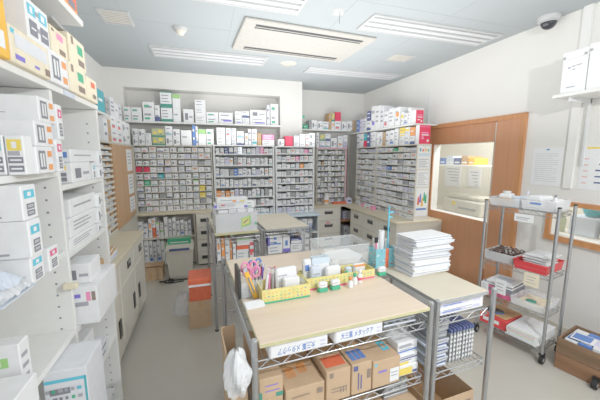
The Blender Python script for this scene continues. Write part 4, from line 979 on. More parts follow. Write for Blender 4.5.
for k, (st, hh, lab) in enumerate((('w',.05,'white carton with yellow block, bottom of a pile beside the cyan-marked carton'),('w',.05,'white carton with blue line on yellow base, middle of a pile beside the cyan-marked carton'),('w',.055,'white carton with blue stripe, top of a pile beside the cyan-marked carton'))):
    b_ = [('F',0,.1,.7,.8,'yellow'),('F',.72,.15,.95,.4,'navy')] if k == 0 else ([('F',0,.0,.55,.25,'yellow'),('F',.0,.5,1,.64,'navy')] if k == 1 else [('F',.05,.55,.7,.75,'text'),('F',0,.12,1,.26,'blue'),('L',.1,.1,.9,.25,'yellow')])
    p = pa(.725, .17+.008*k, z2+(0,.051,.102)[k]); c = carton('carton', .115, .26, hh, p, YAW3+.02*k, st, lab, 'box', G, extra=b_)
# ---- floor level of the front rack
kcarton(.40, .60, .03, .38, .105, .36, 'tall brown carton with dark print on the low wire shelf', pa, [('F',.1,.8,.6,.86,'brownprint'),('F',.1,.68,.5,.72,'brownprint'),('F',.65,.75,.9,.95,'orange'),('F',.2,.4,.8,.44,'brownprint')])
kcarton(.61, .775, .02, .38, .105, .33, 'plain brown carton under the silver tray pile on the low wire shelf', pa, [('F',.2,.8,.7,.84,'brownprint')])
kcarton(.02, .38, .03, .42, .105, .34, 'wide brown carton on the low wire shelf near the corner post', pa, [('F',.1,.75,.5,.82,'deepgreen')])
for k in range(3):
    b = B(); b.rbox(-.07,.07,-.12,.12,0,.018,'silver',.003); b.box(-.062,.062,-.11,.11,.0181,.0195,'grey')
    for q in range(5):
        for s_ in (-.03,.03): b.ball((s_, -.09+.045*q, .018), .016, 'silver', 1, 1, .4, 8, 4, z0=0)
    tag(obj('foil_tray', b, loc=pa(.69-.006*k, .19, .4365+.0265*k), rz=YAW3+.06*k), f'silver foil tray, {ORD[k+1]} from the bottom on the plain brown carton', 'tray', 'silver foil trays on the brown carton')
# open carton beside the corner post, with a plastic bag
oc = thing('open_carton', 'open brown carton standing beside the front rack, flaps up', 'box', pa(-.052, .175), YAW3, world=False)
b = B(); w_, d_, h_, t_ = .062, .27, .70, .003
for (x0, x1, y0, y1) in ((-w_/2, w_/2, -d_/2, -d_/2+t_), (-w_/2, w_/2, d_/2-t_, d_/2), (-w_/2, -w_/2+t_, -d_/2+t_, d_/2-t_), (w_/2-t_, w_/2, -d_/2+t_, d_/2-t_)): b.box(x0, x1, y0, y1, .001, h_, 'kraft')
b.box(-w_/2+t_, w_/2-t_, -d_/2+t_, d_/2-t_, .001, .006, 'kraftdark'); obj('body', b, oc)
b = B(); b.add([(-w_/2,-d_/2,h_+.001),(-w_/2,d_/2,h_+.001),(-w_/2-.006,d_/2-.01,h_+.13),(-w_/2-.006,-d_/2+.01,h_+.13),(-w_/2+.004,-d_/2,h_+.001),(-w_/2+.004,d_/2,h_+.001),(-w_/2-.002,d_/2-.01,h_+.13),(-w_/2-.002,-d_/2+.01,h_+.13)], [(0,1,2,3),(7,6,5,4),(3,2,6,7),(0,3,7,4),(1,5,6,2)], 'kraft'); obj('flap', b, oc)
b = B(); b.box(-w_/2+.002, w_/2-.002, d_/2+.001, d_/2+.005, h_+.001, h_+.12, 'kraft'); obj('flap', b, oc)
b = B(); random.seed(9)
def bagf(u, v):
    a = 2*PI*u; rr = .047*math.sin(PI*(.12+.86*v))**.6*(1+.16*math.sin(5*a+6*v)+.10*random.random())
    return Vector((rr*.9*math.cos(a), rr*1.35*math.sin(a), .155*v+.006*math.sin(3*a)+.006))
b.sheet(bagf, 26, 12, 'bag', smooth=False)
tag(obj('hanging_plastic_bag', b, loc=pa(-.066, -.02, .757)), 'crumpled white plastic bag hanging by the corner post over the open carton', 'bag')
# ---- second rack (under the grey-beige board)
for k in range(2): carton('paper_pack', .30, .34, .033, pb(.184, .20, .8105+.034*k), YAW3+.01*k, 'w', f'white and blue pack under the grey-beige board, {("lower","upper")[k]} of two', 'pack', None, extra=[('F',.05,.35,.6,.65,'lav'),('F',.1,.42,.5,.58,'blue'),('F',.75,.3,.92,.7,'lav')])
random.seed(17)
for k in range(8):
    b = B(); b.rbox(-.006,.006,-.09,.09,0,.165,'silver',.002); b.rbox(-.0065,.0065,-.091,.091,.1655,.185,'navy',.002)
    for q in range(6): b.box(-.0065,.0065,-.0915,-.0906,.02+.024*q,.032+.024*q,'steelwhite')
    tag(obj('blister_pack', b, loc=pb(.148+.021*k, .13, .5285), rz=YAW3+random.uniform(-.03,.03)), f'upright silver blister sheet with navy top, {ORD[k+1]} from the middle posts', 'medicine', 'upright blister sheets under the grey-beige board')
for k in range(9):
    b = B(); b.rbox(-.055,.055,-.10,.10,0,.015,'silver' if k % 3 else 'paperblue',.003); b.box(-.045,.045,-.1006,-.10,.004,.011,'navy' if k % 2 else 'text')
    tag(obj('blister_pack', b, loc=pb(.075+.006*((k*7)%3-1), .14, .5285+.0165*k), rz=YAW3+.05*((k*5)%3-1)), f'flat silver blister bundle, {ORD[k+1]} from the bottom beside the upright sheets', 'medicine', 'flat blister bundles by the middle posts')
for k in range(3):
    b = B(); b.rbox(-.05,.05,-.09,.09,0,.03,'dark' if k != 1 else 'grey',.004); b.box(-.04,.04,-.0906,-.09,.008,.02,'silver')
    tag(obj('medicine_pouch', b, loc=pb(.08+.004*k, .14, .6775+.0315*k), rz=YAW3+.1*k), f'dark foil pouch, {ORD[k+1]} up on the flat blister bundles', 'medicine')
ob2 = thing('open_carton', 'open empty brown carton on the low shelf under the blister sheets', 'box', pb(.188, .25, .105), YAW3, world=False)
b = B(); w_, d_, h_ = .30, .42, .225
for (x0, x1, y0, y1) in ((-w_/2, w_/2, -d_/2, -d_/2+t_), (-w_/2, w_/2, d_/2-t_, d_/2), (-w_/2, -w_/2+t_, -d_/2+t_, d_/2-t_), (w_/2-t_, w_/2, -d_/2+t_, d_/2-t_)): b.box(x0, x1, y0, y1, .001, h_, 'kraft')
b.box(-w_/2+t_, w_/2-t_, -d_/2+t_, d_/2-t_, .001, .006, 'kraftdark'); b.box(.09, .13, -d_/2-.0006, -d_/2, .13, .18, 'brownprint'); obj('body', b, ob2)
b = B(); b.box(-.10, .02, -.16, .12, 0, .012, 'paper'); tag(obj('paper_sheet', b, loc=pb(.20, .25, .112), rz=YAW3), 'white papers lying in the open empty carton', 'paper')
# ================================================================== THINGS ON THE TABLETOPS
random.seed(41)
ZTb = .9138; ZTg = .9008
N0 = set(sc.objects)
def at_(loc, rz=YAW3): return dict(loc=Vector(loc), rz=rz)
def ctray(x, y, w, d, h, label, band, rz=YAW3):
    t = thing('card_tray', label, 'tray', (x, y, ZTb), rz, None, world=False)
    b = B(); e = .003
    for (x0, x1, y0, y1) in ((-w/2,w/2,-d/2,-d/2+e),(-w/2,w/2,d/2-e,d/2),(-w/2,-w/2+e,-d/2+e,d/2-e),(w/2-e,w/2,-d/2+e,d/2-e)): b.box(x0,x1,y0,y1,0,h,'patyellow')
    b.box(-w/2+e,w/2-e,-d/2+e,d/2-e,0,.003,'kraft')
    n = int(w/.02)
    for k in range(n):
        for j in range(3):
            x0 = -w/2+.004+(w-.012)*k/n+random.uniform(0,.004); z0 = .012+j*(h-.02)/3+random.uniform(0,.004); m = random.choice(['lime','lime','teal','blue','green','orange'])
            b.quad((x0,-d/2-.0006,z0),(x0+.006,-d/2-.0006,z0),(x0+.006,-d/2-.0006,z0+.006),(x0,-d/2-.0006,z0+.006), m)
    b.quad((-w/2,-d/2-.0008,0),(w/2,-d/2-.0008,0),(w/2,-d/2-.0008,.009),(-w/2,-d/2-.0008,.009), band)
    obj('tray', b, t); return t
T1, T2, T3 = (.345, 1.365), (.585, 1.44), (.80, 1.475)
ctray(*T1, .23, .12, .066, 'pale yellow patterned card tray with green base line, holding tissues', 'green')
ctray(*T2, .235, .12, .062, 'pale yellow patterned card tray with magenta base line, holding packets', 'magenta')
ctray(*T3, .17, .11, .05, 'pale yellow patterned card tray behind the small bottles', 'magenta')
# tissue pack and syringes in tray 1
def softpack(w, d, h, loc, rz, label, m='paper', marks=(), name='tissue_pack', cat='pack', tilt=0):
    b = B(); n = 6
    b.rbox(-w/2, w/2, -d/2, d/2, 0, h, m, .008)
    prints(b, w, d, h, list(marks), .0008)
    o = tag(obj(name, b, loc=loc, rz=rz), label, cat); o.rotation_euler.x = tilt; return o
softpack(.11, .03, .125, (.368, 1.380, ZTb+.004), YAW3+.1, 'white tissue pack standing tall in the green-lined tray', marks=[('F',.1,.7,.5,.74,'text')], tilt=-.12)
softpack(.08, .03, .092, (.38, 1.342, ZTb+.004), YAW3-.1, 'white tissue pack standing in front in the green-lined tray', marks=[('F',.1,.3,.6,.34,'text')], tilt=-.05)
softpack(.04, .05, .07, (.435, 1.37, ZTb+.004), YAW3, 'clear plastic packet at the end of the green-lined tray', 'clear', name='plastic_packet')
for k, (m, nm) in enumerate((('paper','white'),('pink','pink'),('grey','grey'),('red','red'))):
    b = B(); b.cyl((0,0,0),(0,0,.10),.007,m,10); b.cyl((0,0,.10),(0,0,.125),.003,'steelwhite',8); b.cyl((0,0,.125),(0,0,.128),.008,m,10)
    o = tag(obj('syringe', b, loc=(.26+.018*k, 1.375+.012*(k%2), ZTb+.005), rz=0), f'{nm} plastic syringe leaning in the green-lined tray', 'syringe'); o.rotation_euler = (-.12, .15-.05*k, 0)
# pen organiser with scissors, cutter and pens
pen = thing('pen_organizer', 'dark grey pen organizer with scissors at the edge of the birch board', 'organizer', (.195, 1.43, ZTb), YAW3, world=False)
b = B()
for (x0,x1,y0,y1) in ((-.05,.05,-.05,-.046),(-.05,.05,.046,.05),(-.05,-.046,-.046,.046),(.046,.05,-.046,.046)): b.box(x0,x1,y0,y1,0,.085,'clear')
b.box(-.046,.046,-.046,.046,0,.004,'grey'); obj('tub', b, pen)
b = B(); b.rbox(-.066,-.0515,-.05,.05,0,.145,'handle',.003); obj('back_plate', b, pen)
def scissors(x, y, m, nm, lab, rz, h=.12):
    t = thing('scissors', lab, 'scissors', (x, y, ZTb+.006), rz, world=False)
    b = B(); b.add([(-.004,-.001,0),(.004,-.001,0),(.006,-.001,h*.6),(-.006,-.001,h*.6),(-.004,.001,0),(.004,.001,0),(.006,.001,h*.6),(-.006,.001,h*.6)], [(0,1,2,3),(7,6,5,4),(0,3,7,4),(1,5,6,2),(3,2,6,7),(0,4,5,1)], 'silver'); obj('blade', b, t)
    for s_ in (-1,1):
        b = B(); c = (s_*.021, 0, h*.6+.03); b.tube([(c[0]+.017*math.cos(a), 0, c[2]+.025*math.sin(a)) for a in [i*2*PI/16 for i in range(16)]], .0055, m, 6, closed=True); b.cyl((0,0,h*.55),(s_*.012,0,h*.6+.012),.006,m,6); obj('handle', b, t)
scissors(.192, 1.430, 'pink', 'pink', 'pink-handled scissors standing at the back of the pen organizer', .2, .165)
scissors(.200, 1.405, 'pink', 'pink', 'pink-handled scissors standing at the front of the pen organizer', -.15, .14)
scissors(.225, 1.462, 'blue', 'blue', 'blue-handled scissors standing in the pen organizer', .5, .16)
b = B(); b.rbox(-.011,.011,-.006,.006,0,.135,'amber',.003); b.box(-.004,.004,-.0066,-.006,.03,.11,'dark'); b.add([(-.009,-.001,.135),(.009,-.001,.135),(.009,-.001,.16),(-.009,.001,.15)], [(0,1,2,3)], 'silver')
o = tag(obj('cutter_knife', b, loc=(.213, 1.368, ZTb+.004)), 'yellow cutter knife leaning in front of the pen organizer', 'knife'); o.rotation_euler = (-.05, -.32, 0)
for k, (m, nm) in enumerate((('violet','violet'),('red','red'),('paper','white'),('black','black'))):
    b = B(); b.cyl((0,0,0),(0,0,.12),.0045,m,8); b.cyl((0,0,.12),(0,0,.135),.005,'steelwhite',8); b.box(.0045,.006,-.0015,.0015,.10,.135,m)
    o = tag(obj('pen', b, loc=(.252-.004*k, 1.44+.012*k, ZTb+.002)), f'{nm} pen standing between the scissors and the green-lined tray', 'pen'); o.rotation_euler = (-.06, .10, 0)
b = B(); b.rbox(-.042,.042,-.035,.035,0,.008,'paper',.002); b.add([(-.042,-.035,.0085),(.042,-.035,.0085),(.042,.0,.022),(-.042,.0,.022)], [(0,1,2,3)], 'paper')
tag(obj('card_case', b, loc=(.193, 1.305, ZTb), rz=YAW3+.05), 'flat white card case lying before the pen organizer', 'case')
# packets in tray 2
softpack(.05, .03, .13, (.50, 1.455, ZTb+.004), YAW3+.2, 'blue and white packet standing at the edge of the magenta-lined tray', 'paper', [('F',.1,.55,.6,.8,'blue')], 'medicine_packet', 'packet', -.02)
softpack(.06, .03, .10, (.535, 1.42, ZTb+.004), YAW3, 'pale blue packet with green print in the magenta-lined tray', 'paperblue', [('F',.2,.3,.5,.5,'green'),('F',.2,.6,.8,.66,'text')], 'medicine_packet', 'packet', -.02)
softpack(.10, .035, .135, (.575, 1.462, ZTb+.004), YAW3, 'tall white packet with pale blue top behind in the magenta-lined tray', 'paper', [('F',0,.75,1,1,'bluetint'),('T',0,0,1,1,'bluetint')], 'medicine_packet', 'packet', -.02)
softpack(.085, .03, .09, (.635, 1.425, ZTb+.004), YAW3, 'plain white carton standing at the front of the magenta-lined tray', 'paper', [('F',.1,.2,.8,.24,'text')], 'medicine_packet', 'packet', -.02)
softpack(.05, .05, .10, (.665, 1.47, ZTb+.004), YAW3, 'clear packet behind the plain white carton in the magenta-lined tray', 'clear', [], 'plastic_packet', 'packet')
softpack(.07, .03, .065, (.82, 1.478, ZTb+.004), YAW3, 'white packet with orange edge in the tray behind the small bottles', 'paper', [('F',0,.8,1,1,'orange'),('F',.2,.2,.8,.5,'bluetint')], 'medicine_packet', 'packet', -.02)
softpack(.04, .03, .055, (.752, 1.475, ZTb+.004), YAW3, 'pale blue packet in the tray behind the small bottles', 'bluetint', [], 'medicine_packet', 'packet', -.02)
# stamp cases: white lid on a green base
for k, (x, y, nm) in enumerate(((.545,1.345,'first white and green case before the magenta-lined tray'),(.617,1.352,'second white and green case before the magenta-lined tray'),(.945,1.44,'white and green case before the blue patterned pen holder'))):
    t = thing('stamp_case', nm, 'case', (x, y, ZTb), YAW3+.08, world=False)
    b = B(); b.rbox(-.025,.025,-.014,.014,0,.020,'green',.003); obj('base', b, t)
    b = B(); b.rbox(-.023,.023,-.013,.013,.0205,.050,'paper',.006); b.box(-.015,.012,-.0136,-.013,.036,.039,'text'); obj('lid', b, t)
# small bottles
for k, (x, y, h, mb, mc, nm) in enumerate(((.700,1.345,.040,'paper','orange','small white bottle with orange neck before the trays'),(.738,1.37,.045,'paper','green','small white bottle with green cap, second along before the trays'),(.775,1.385,.055,'paper','dark','small white bottle with dark band, third along before the trays'),(.705,1.40,.05,'green','green','small green bottle behind the white ones'))):
    t = thing('small_bottle', nm, 'bottle', (x, y, ZTb), 0, world=False)
    b = B(); b.lathe([(0,0),(.013,0),(.014,.004),(.014,h*.75),(.007,h*.9),(.007,h)], mb, 14); obj('body', b, t)
    b = B(); b.lathe([(.0,h+.0005),(.009,h+.0005),(.009,h+.016),(0,h+.017)], mc if mc != 'dark' else 'paper', 14); obj('cap', b, t)
    if mc == 'dark': b = B(); b.lathe([(.0145,h*.3),(.0145,h*.6)], 'red', 14); obj('label_band', b, t, label='red label band')
b = B(); b.ball((0,0,.028), .024, 'redplastic', 1, 1, 1.15); b.cyl((0,0,.054),(0,0,.06),.004,'redplastic',8)
o = tag(obj('rubber_bulb', b, loc=(.705, 1.475, ZTb+.028)), 'round red rubber bulb between the two patterned trays', 'bulb')
o.location.z = ZTb
# clear bin with papers
cb = thing('clear_bin', 'clear plastic bin behind the trays holding white papers', 'bin', (.82, 1.74, ZTb), YAW3, world=False)
def openbox(b, w, d, h, m, e=.003, taper=.0, z0=0):
    for (x0,x1,y0,y1) in ((-w/2,w/2,-d/2,-d/2+e),(-w/2,w/2,d/2-e,d/2),(-w/2,-w/2+e,-d/2+e,d/2-e),(w/2-e,w/2,-d/2+e,d/2-e)): b.box(x0,x1,y0,y1,z0,z0+h,m)
    b.box(-w/2+e,w/2-e,-d/2+e,d/2-e,z0,z0+.003,m); return b
obj('tub', openbox(B(), .31, .22, .125, 'clear'), cb)
b = B(); b.tube([(-.158,-.113,.127),(.158,-.113,.127),(.158,.113,.127),(-.158,.113,.127)], .004, 'milky', closed=True); obj('rim', b, cb)
for k in range(3):
    b = B(); b.rbox(-.11,.11,-.08,.08,0,.014,'paper',.002); tag(obj('paper_pad', b, loc=(.81+.008*k, 1.74-.004*k, ZTb+.0035+.0145*k), rz=YAW3+.06*k), f'white paper pad lying in the clear bin, {("bottom","middle","top")[k]} one', 'paper')
# blue patterned pen holder
ph = thing('pen_holder', 'blue patterned pen holder with a coral stripe beside the paper stack', 'holder', (1.030, 1.578, ZTg), YAW3, world=False)
b = B(); openbox(b, .135, .085, .12, 'holderblue')
for k in range(26):
    x0 = random.uniform(-.064,.055); z0 = random.uniform(.006,.11); m = random.choice(['paper','paper','red','navy','yellow','lime','cyan']); b.quad((x0,-.0431,z0),(x0+.009,-.0431,z0),(x0+.007,-.0431,z0+.008),(x0+.002,-.0431,z0+.007), m)
    y0 = random.uniform(-.04,.03); b.quad((-.0681,y0+.008,z0),(-.0681,y0,z0),(-.0681,y0+.001,z0+.008),(-.0681,y0+.007,z0+.008), m)
b.quad((-.0,-.0434,0),(.022,-.0434,0),(.022,-.0434,.12),(-.0,-.0434,.12),'redorange'); obj('body', b, ph)
for k, (x, y, r_, h, nm) in enumerate(((.992,1.585,.018,.165,'thick'),(1.034,1.592,.018,.215,'tall'),(1.066,1.58,.013,.16,'thin'))):
    b = B(); b.cyl((0,0,0),(0,0,h),r_,'paper',14); b.cyl((0,0,h-.001),(0,0,h+.0005),r_*.35,'grey',10)
    o = tag(obj('paper_roll', b, loc=(x, y, ZTg+.004)), f'{nm} white paper roll standing in the blue patterned pen holder', 'roll')
b = B(); b.cyl((0,0,0),(0,0,.37),.0045,'cyan',8); b.box(-.002,.03,-.004,.004,.33,.338,'cyan'); b.box(-.002,.024,-.004,.004,.30,.308,'cyan')
tag(obj('measuring_stick', b, loc=(1.058, 1.556, ZTg+.004)), 'pale blue stick with side tabs rising from the pen holder', 'stick')
b = B(); b.cyl((0,0,0),(0,0,.15),.005,'magenta',8); b.rbox(-.012,.012,-.006,.006,.15,.185,'black',.003)
tag(obj('marker', b, loc=(.977, 1.556, ZTg+.004)), 'black-topped magenta marker in the pen holder', 'marker')
for o in sc.objects:
    if o not in N0 and o.parent is None and o.location.z > .912: o.location.x *= .979; o.location.y *= .979
# paper stack
random.seed(77)
z = ZTg
for k in range(18):
    h = random.choice([.009,.011,.013,.015]); w_, d_ = .268+random.uniform(-.015,.015), .155+random.uniform(-.01,.01)
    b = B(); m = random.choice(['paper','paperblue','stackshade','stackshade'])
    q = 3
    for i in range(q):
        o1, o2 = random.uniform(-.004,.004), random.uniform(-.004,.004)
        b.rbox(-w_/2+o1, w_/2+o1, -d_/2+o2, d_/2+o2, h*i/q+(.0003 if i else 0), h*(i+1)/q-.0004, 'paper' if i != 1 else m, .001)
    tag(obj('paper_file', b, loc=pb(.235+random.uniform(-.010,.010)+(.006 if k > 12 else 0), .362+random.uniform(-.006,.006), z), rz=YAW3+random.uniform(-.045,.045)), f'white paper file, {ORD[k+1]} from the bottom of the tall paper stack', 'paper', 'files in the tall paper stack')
    z += h
# clear container on the rack behind
cc = thing('storage_container', 'milky clear container filled with white cartons on the rack behind', 'container', pc(.215, .24, ZTg), YAW3, world=False)
obj('tub', openbox(B(), .37, .40, .17, 'milky'), cc)
b = B(); b.tube([(-.188,-.203,.172),(.188,-.203,.172),(.188,.203,.172),(-.188,.203,.172)], .005, 'milky', closed=True); obj('rim', b, cc)
b = B(); b.quad((.035,-.2012,.03),(.125,-.2012,.055),(.13,-.2012,.145),(.04,-.2012,.12),'lime'); b.quad((.045,-.2016,.05),(.11,-.2016,.068),(.115,-.2016,.13),(.05,-.2016,.112),'patyellow')
for k in range(4): b.quad((.055+.012*k,-.202,.07+.01*k),(.075+.012*k,-.202,.075+.01*k),(.073+.012*k,-.202,.083+.01*k),(.057+.012*k,-.202,.079+.01*k),'deepgreen')
obj('sticker', b, cc, label='green and yellow sticker')
b = B(); b.quad((.165,-.2012,.05),(.18,-.2012,.05),(.18,-.2012,.075),(.165,-.2012,.075),'green'); obj('tag', b, cc, label='green tag')
for k, (u, w_, h) in enumerate(((.105,.085,.185),(.19,.075,.19),(.275,.085,.19),(.355,.06,.185))):
    carton('carton', w_, .22, h, pc(u, .22, ZTg+.004), YAW3, 'w' if k != 1 else 'w2', f'white carton standing in the milky container, {ORD[k+1]} along', 'box', 'cartons in the milky container')
carton('carton', .30, .12, .055, pc(.18, .19, ZTg+.196), YAW3, 'w', 'long white carton with violet corner lying on the cartons in the milky container', 'box', None, extra=[('F',0,.2,.08,.75,'violet'),('F',.2,.6,.32,.8,'red'),('F',.9,.1,1,.5,'violet')])
carton('carton', .28, .12, .045, pc(.19, .18, ZTg+.252), YAW3+.03, 'w', 'long white carton with orange dots on top of the milky container', 'box', None, extra=[('F',.5,.2,.62,.6,'orange'),('F',.75,.15,.9,.5,'patyellow')])
carton('carton', .08, .12, .06, pc(.365, .22, ZTg+.192), YAW3, 'wg', 'small white carton with green print on top of the milky container', 'box')
# contents of the two racks behind
GZ = .6245
row_y(2.775, GZ, [(217,221,238.5,'wo'),(221.5,225,239,'ora'),(225.4,230,239.5,'w'),(230.3,232,240,'ora')], 'the rack under the clear container', 'cartons under the clear container', .25, zmax=.84)
def world_carton(px0, px1, Y, z0, h, st, label, d=.25, extra=None):
    x0, x1 = Xof(px0, Y, z0), Xof(px1, Y, z0)
    carton('carton', x1-x0-.002, d, h, ((x0+x1)/2, Y+d/2, z0), 0, st, label, 'box', None, extra)
world_carton(233, 236.5, 2.775, GZ, .15, 'w', 'narrow white carton before the lime-lidded pile under the clear container')
world_carton(237, 248.5, 2.775, GZ, .07, 'w', 'white carton at the bottom of the lime-topped pile')
world_carton(236.8, 249, 2.772, GZ+.0705, .06, 'or2', 'coral and white carton in the middle of the lime-topped pile', extra=[('F',0,0,1,.35,'white')])
world_carton(236.8, 250, 2.77, GZ+.131, .06, 'gl', 'lime-topped white carton on the coral one under the clear container')
world_carton(249.8, 254, 2.78, GZ, .17, 'wr', 'white carton with red blocks beside the lime-topped pile', extra=[('F',0,.3,1,.5,'red'),('F',0,.7,1,.9,'red')])
world_carton(254.6, 259, 2.78, GZ, .15, 'gry', 'grey and white carton at the end under the clear container')
world_carton(268, 282.5, 2.83, GZ, .08, 'w', 'white carton under the violet-edged one on the rack behind')
world_carton(268, 282.5, 2.83, GZ+.0805, .10, 'wb', 'white carton with violet edge and blue squares on the rack behind', extra=[('L',0,0,1,1,'violet'),('F',0,0,.12,1,'violet'),('F',.4,.6,.6,.85,'blue'),('F',.4,.15,.6,.4,'blue')])
world_carton(283, 290, 2.86, GZ, .155, 'wv', 'white carton with violet base and blue square, second on the rack behind')
world_carton(290.6, 302, 2.85, GZ, .075, 'w', 'white carton at the bottom beside the violet-based one')
world_carton(290.6, 302, 2.85, GZ+.0755, .055, 'navy', 'violet-blue and white carton on the plain one by the rack post', extra=[('F',.05,.1,.95,.6,'white')])
b = B(); b.lathe([(0,0),(.035,0),(.037,.03),(.02,.035),(.02,.05),(0,.05)], 'brownprint', 14); tag(obj('tape_roll', b, loc=(.90, 2.93, GZ+.1308)), 'brown tape roll on top of the violet-blue carton', 'roll')
# on the corner worktop
t = thing('bottle', 'white bottle with orange label on the file cabinet worktop', 'bottle', (2.06, 4.95, .7415), 0, world=False)
b = B(); b.lathe([(0,0),(.045,0),(.047,.01),(.047,.12),(.025,.14),(.025,.16)], 'paper', 16); b.lathe([(.0475,.03),(.0475,.08)], 'orange', 16); obj('body', b, t)
b = B(); b.lathe([(0,.1605),(.03,.1605),(.03,.19),(0,.19)], 'steelwhite', 16); obj('cap', b, t)
b = B(); b.rbox(-.13,.13,-.05,.05,0,.03,'redorange',.004); tag(obj('flat_box', b, loc=(2.30, 4.93, .7415), rz=.05), 'flat coral box on the worktop before the beige corner rack', 'box')
row_x(2.52, -1, .7415, [(357.5,360,203,'wr'),(360.5,363,203.5,'pnk'),(363.5,366,204.5,'w'),(366.5,369.5,205,'wr'),(370,373,206,'pnk')], 'the worktop by the corner', 'cartons on the corner worktop', .06)
b = B(); b.rbox(-.05,.05,-.04,.04,0,.10,'lav',.004); b.box(-.03,.03,-.0406,-.04,.03,.06,'navy'); tag(obj('carton', b, loc=(2.48, 4.93, .7415), rz=.1), 'pale lavender carton on the worktop in the corner', 'box')

# ================================================================== CART BY THE RIGHT WALL
CA = math.atan2(-.976, .219); CO = Vector((2.29, 1.957, 0)); CW, CD = .503, .28
def ca(u, v, z=0): return Vector((CO.x+u*math.cos(CA)-v*math.sin(CA), CO.y+u*math.sin(CA)+v*math.cos(CA), z))
ct = thing('wire_cart', 'grey steel wire cart on casters by the side wall', 'cart', CO, CA, world=False)
for x in (0, CW):
    for y in (0, CD):
        b = B(); b.cyl((x,y,.085),(x,y,1.205),.0115,'postgrey',12); b.cyl((x,y,1.205),(x,y,1.215),.0125,'black',12)
        zz_ = .12
        while zz_ < 1.18: b.cyl((x,y,zz_),(x,y,zz_+.005),.0122,'grey',12); zz_ += .05
        p = obj('post', b, ct)
        b = B(); b.cyl((x-.012,y+.008,.034),(x+.012,y+.008,.034),.034,'rubber',16); b.cyl((x-.0125,y+.008,.034),(x+.0125,y+.008,.034),.014,'grey',12); b.box(x-.016,x+.016,y-.012,y+.02,.070,.0845,'black'); obj('caster', b, p)
LV = (.115, .385, .690, 1.165)
for zl in LV: obj('wire_shelf', shift(wire_shelf(CW-.03, CD-.03, zl, 'postgrey'), .015, .015), ct)
def tub(name, label, u, v, w, d, h, z, m, rim=True, cat='tray', rz=CA, content=None):
    t = thing(name, label, cat, ca(u, v, z), rz, world=False)
    b = B(); e = .003
    vs = []
    for (sx, zz0) in ((.92, 0), (1.0, h)):
        for (a, c) in ((-1,-1),(1,-1),(1,1),(-1,1)): vs.append((a*w/2*sx, c*d/2*sx, zz0))
    for (sx, zz0) in ((.98, h), (.90, .004)):
        for (a, c) in ((-1,-1),(1,-1),(1,1),(-1,1)): vs.append((a*w/2*sx, c*d/2*sx, zz0))
    fs = [(3,2,1,0)]+[(l*4+i, l*4+(i+1)%4, l*4+4+(i+1)%4, l*4+4+i) for l in range(3) for i in range(4)]+[(12,13,14,15)]
    b.add(vs, fs, m); obj('tub', b, t)
    if rim:
        b = B(); b.tube([(-w/2,-d/2,h),(w/2,-d/2,h),(w/2,d/2,h),(-w/2,d/2,h)], .004, m, closed=True); obj('rim', b, t)
    return t
t = tub('plastic_tray', 'milky white tray on the cart top, by the door side', .125, .14, .225, .25, .065, LV[3]+.0055, 'milky')
t = tub('plastic_tray', 'milky white tray with a blue strip on the cart top, by the wall window', .366, .14, .228, .255, .075, LV[3]+.0055, 'milky')
b = B(); b.box(-.05,.02,-.130,-.1275,.045,.058,'blue'); obj('strip', b, t, label='blue strip')
zt = LV[3]+.012
def soft(u, v, w, d, h, z, m, label, tilt=0, rz=0, marks=(), name='medicine_packet', cat='packet'):
    b = B(); b.rbox(-w/2,w/2,-d/2,d/2,0,h,m,.01); prints(b, w, d, h, list(marks), .0008)
    o = tag(obj(name, b, loc=ca(u,v,z), rz=CA+rz), label, cat); o.rotation_euler.x = tilt; return o
soft(.08,.155,.09,.12,.085,zt,'paper','white padded packet in the door-side tray on the cart',rz=.2)
soft(.185,.15,.05,.13,.075,zt,'paperblue','pale blue packet in the door-side tray on the cart',rz=-.1)
soft(.115,.065,.11,.03,.06,zt,'tan','tan strip packet at the front of the door-side tray on the cart')
b = B(); b.lathe([(0,0),(.03,0),(.03,.02),(0,.022)],'steelwhite',16); tag(obj('round_stopper', b, loc=ca(.08,.155,zt+.0855)), 'white round cap on the padded packet in the door-side tray', 'stopper')
soft(.325,.15,.10,.15,.095,zt,'paper','big white padded packet in the blue-stripped tray on the cart',rz=-.15)
soft(.425,.16,.06,.15,.075,zt,'paper','flat white packet in the blue-stripped tray on the cart',rz=.1)
b = B(); b.cyl((0,0,0),(0,0,.11),.011,'clear',10); b.cyl((0,0,.11),(0,0,.13),.008,'lav',10); o = tag(obj('vial', b, loc=ca(.275,.055,zt)), 'clear vial with violet cap leaning in the blue-stripped tray', 'vial')
b = B(); b.cyl((0,0,0),(0,0,.10),.011,'paper',10); b.cyl((0,0,.10),(0,0,.12),.008,'dark',10); o = tag(obj('vial', b, loc=ca(.455,.05,zt)), 'white vial with dark cap standing in the blue-stripped tray', 'vial')
# hanging label under the top shelf
b = B(); b.rbox(-.065,.065,-.002,.002,0,.06,'paper',.001); b.box(-.05,.04,-.0028,-.002,.03,.036,'text'); b.box(-.05,.03,-.0028,-.002,.018,.023,'text')
tag(obj('shelf_label', b, loc=ca(.285,.006,LV[3]-.096), rz=CA), 'white label card hanging from the cart top shelf', 'label')
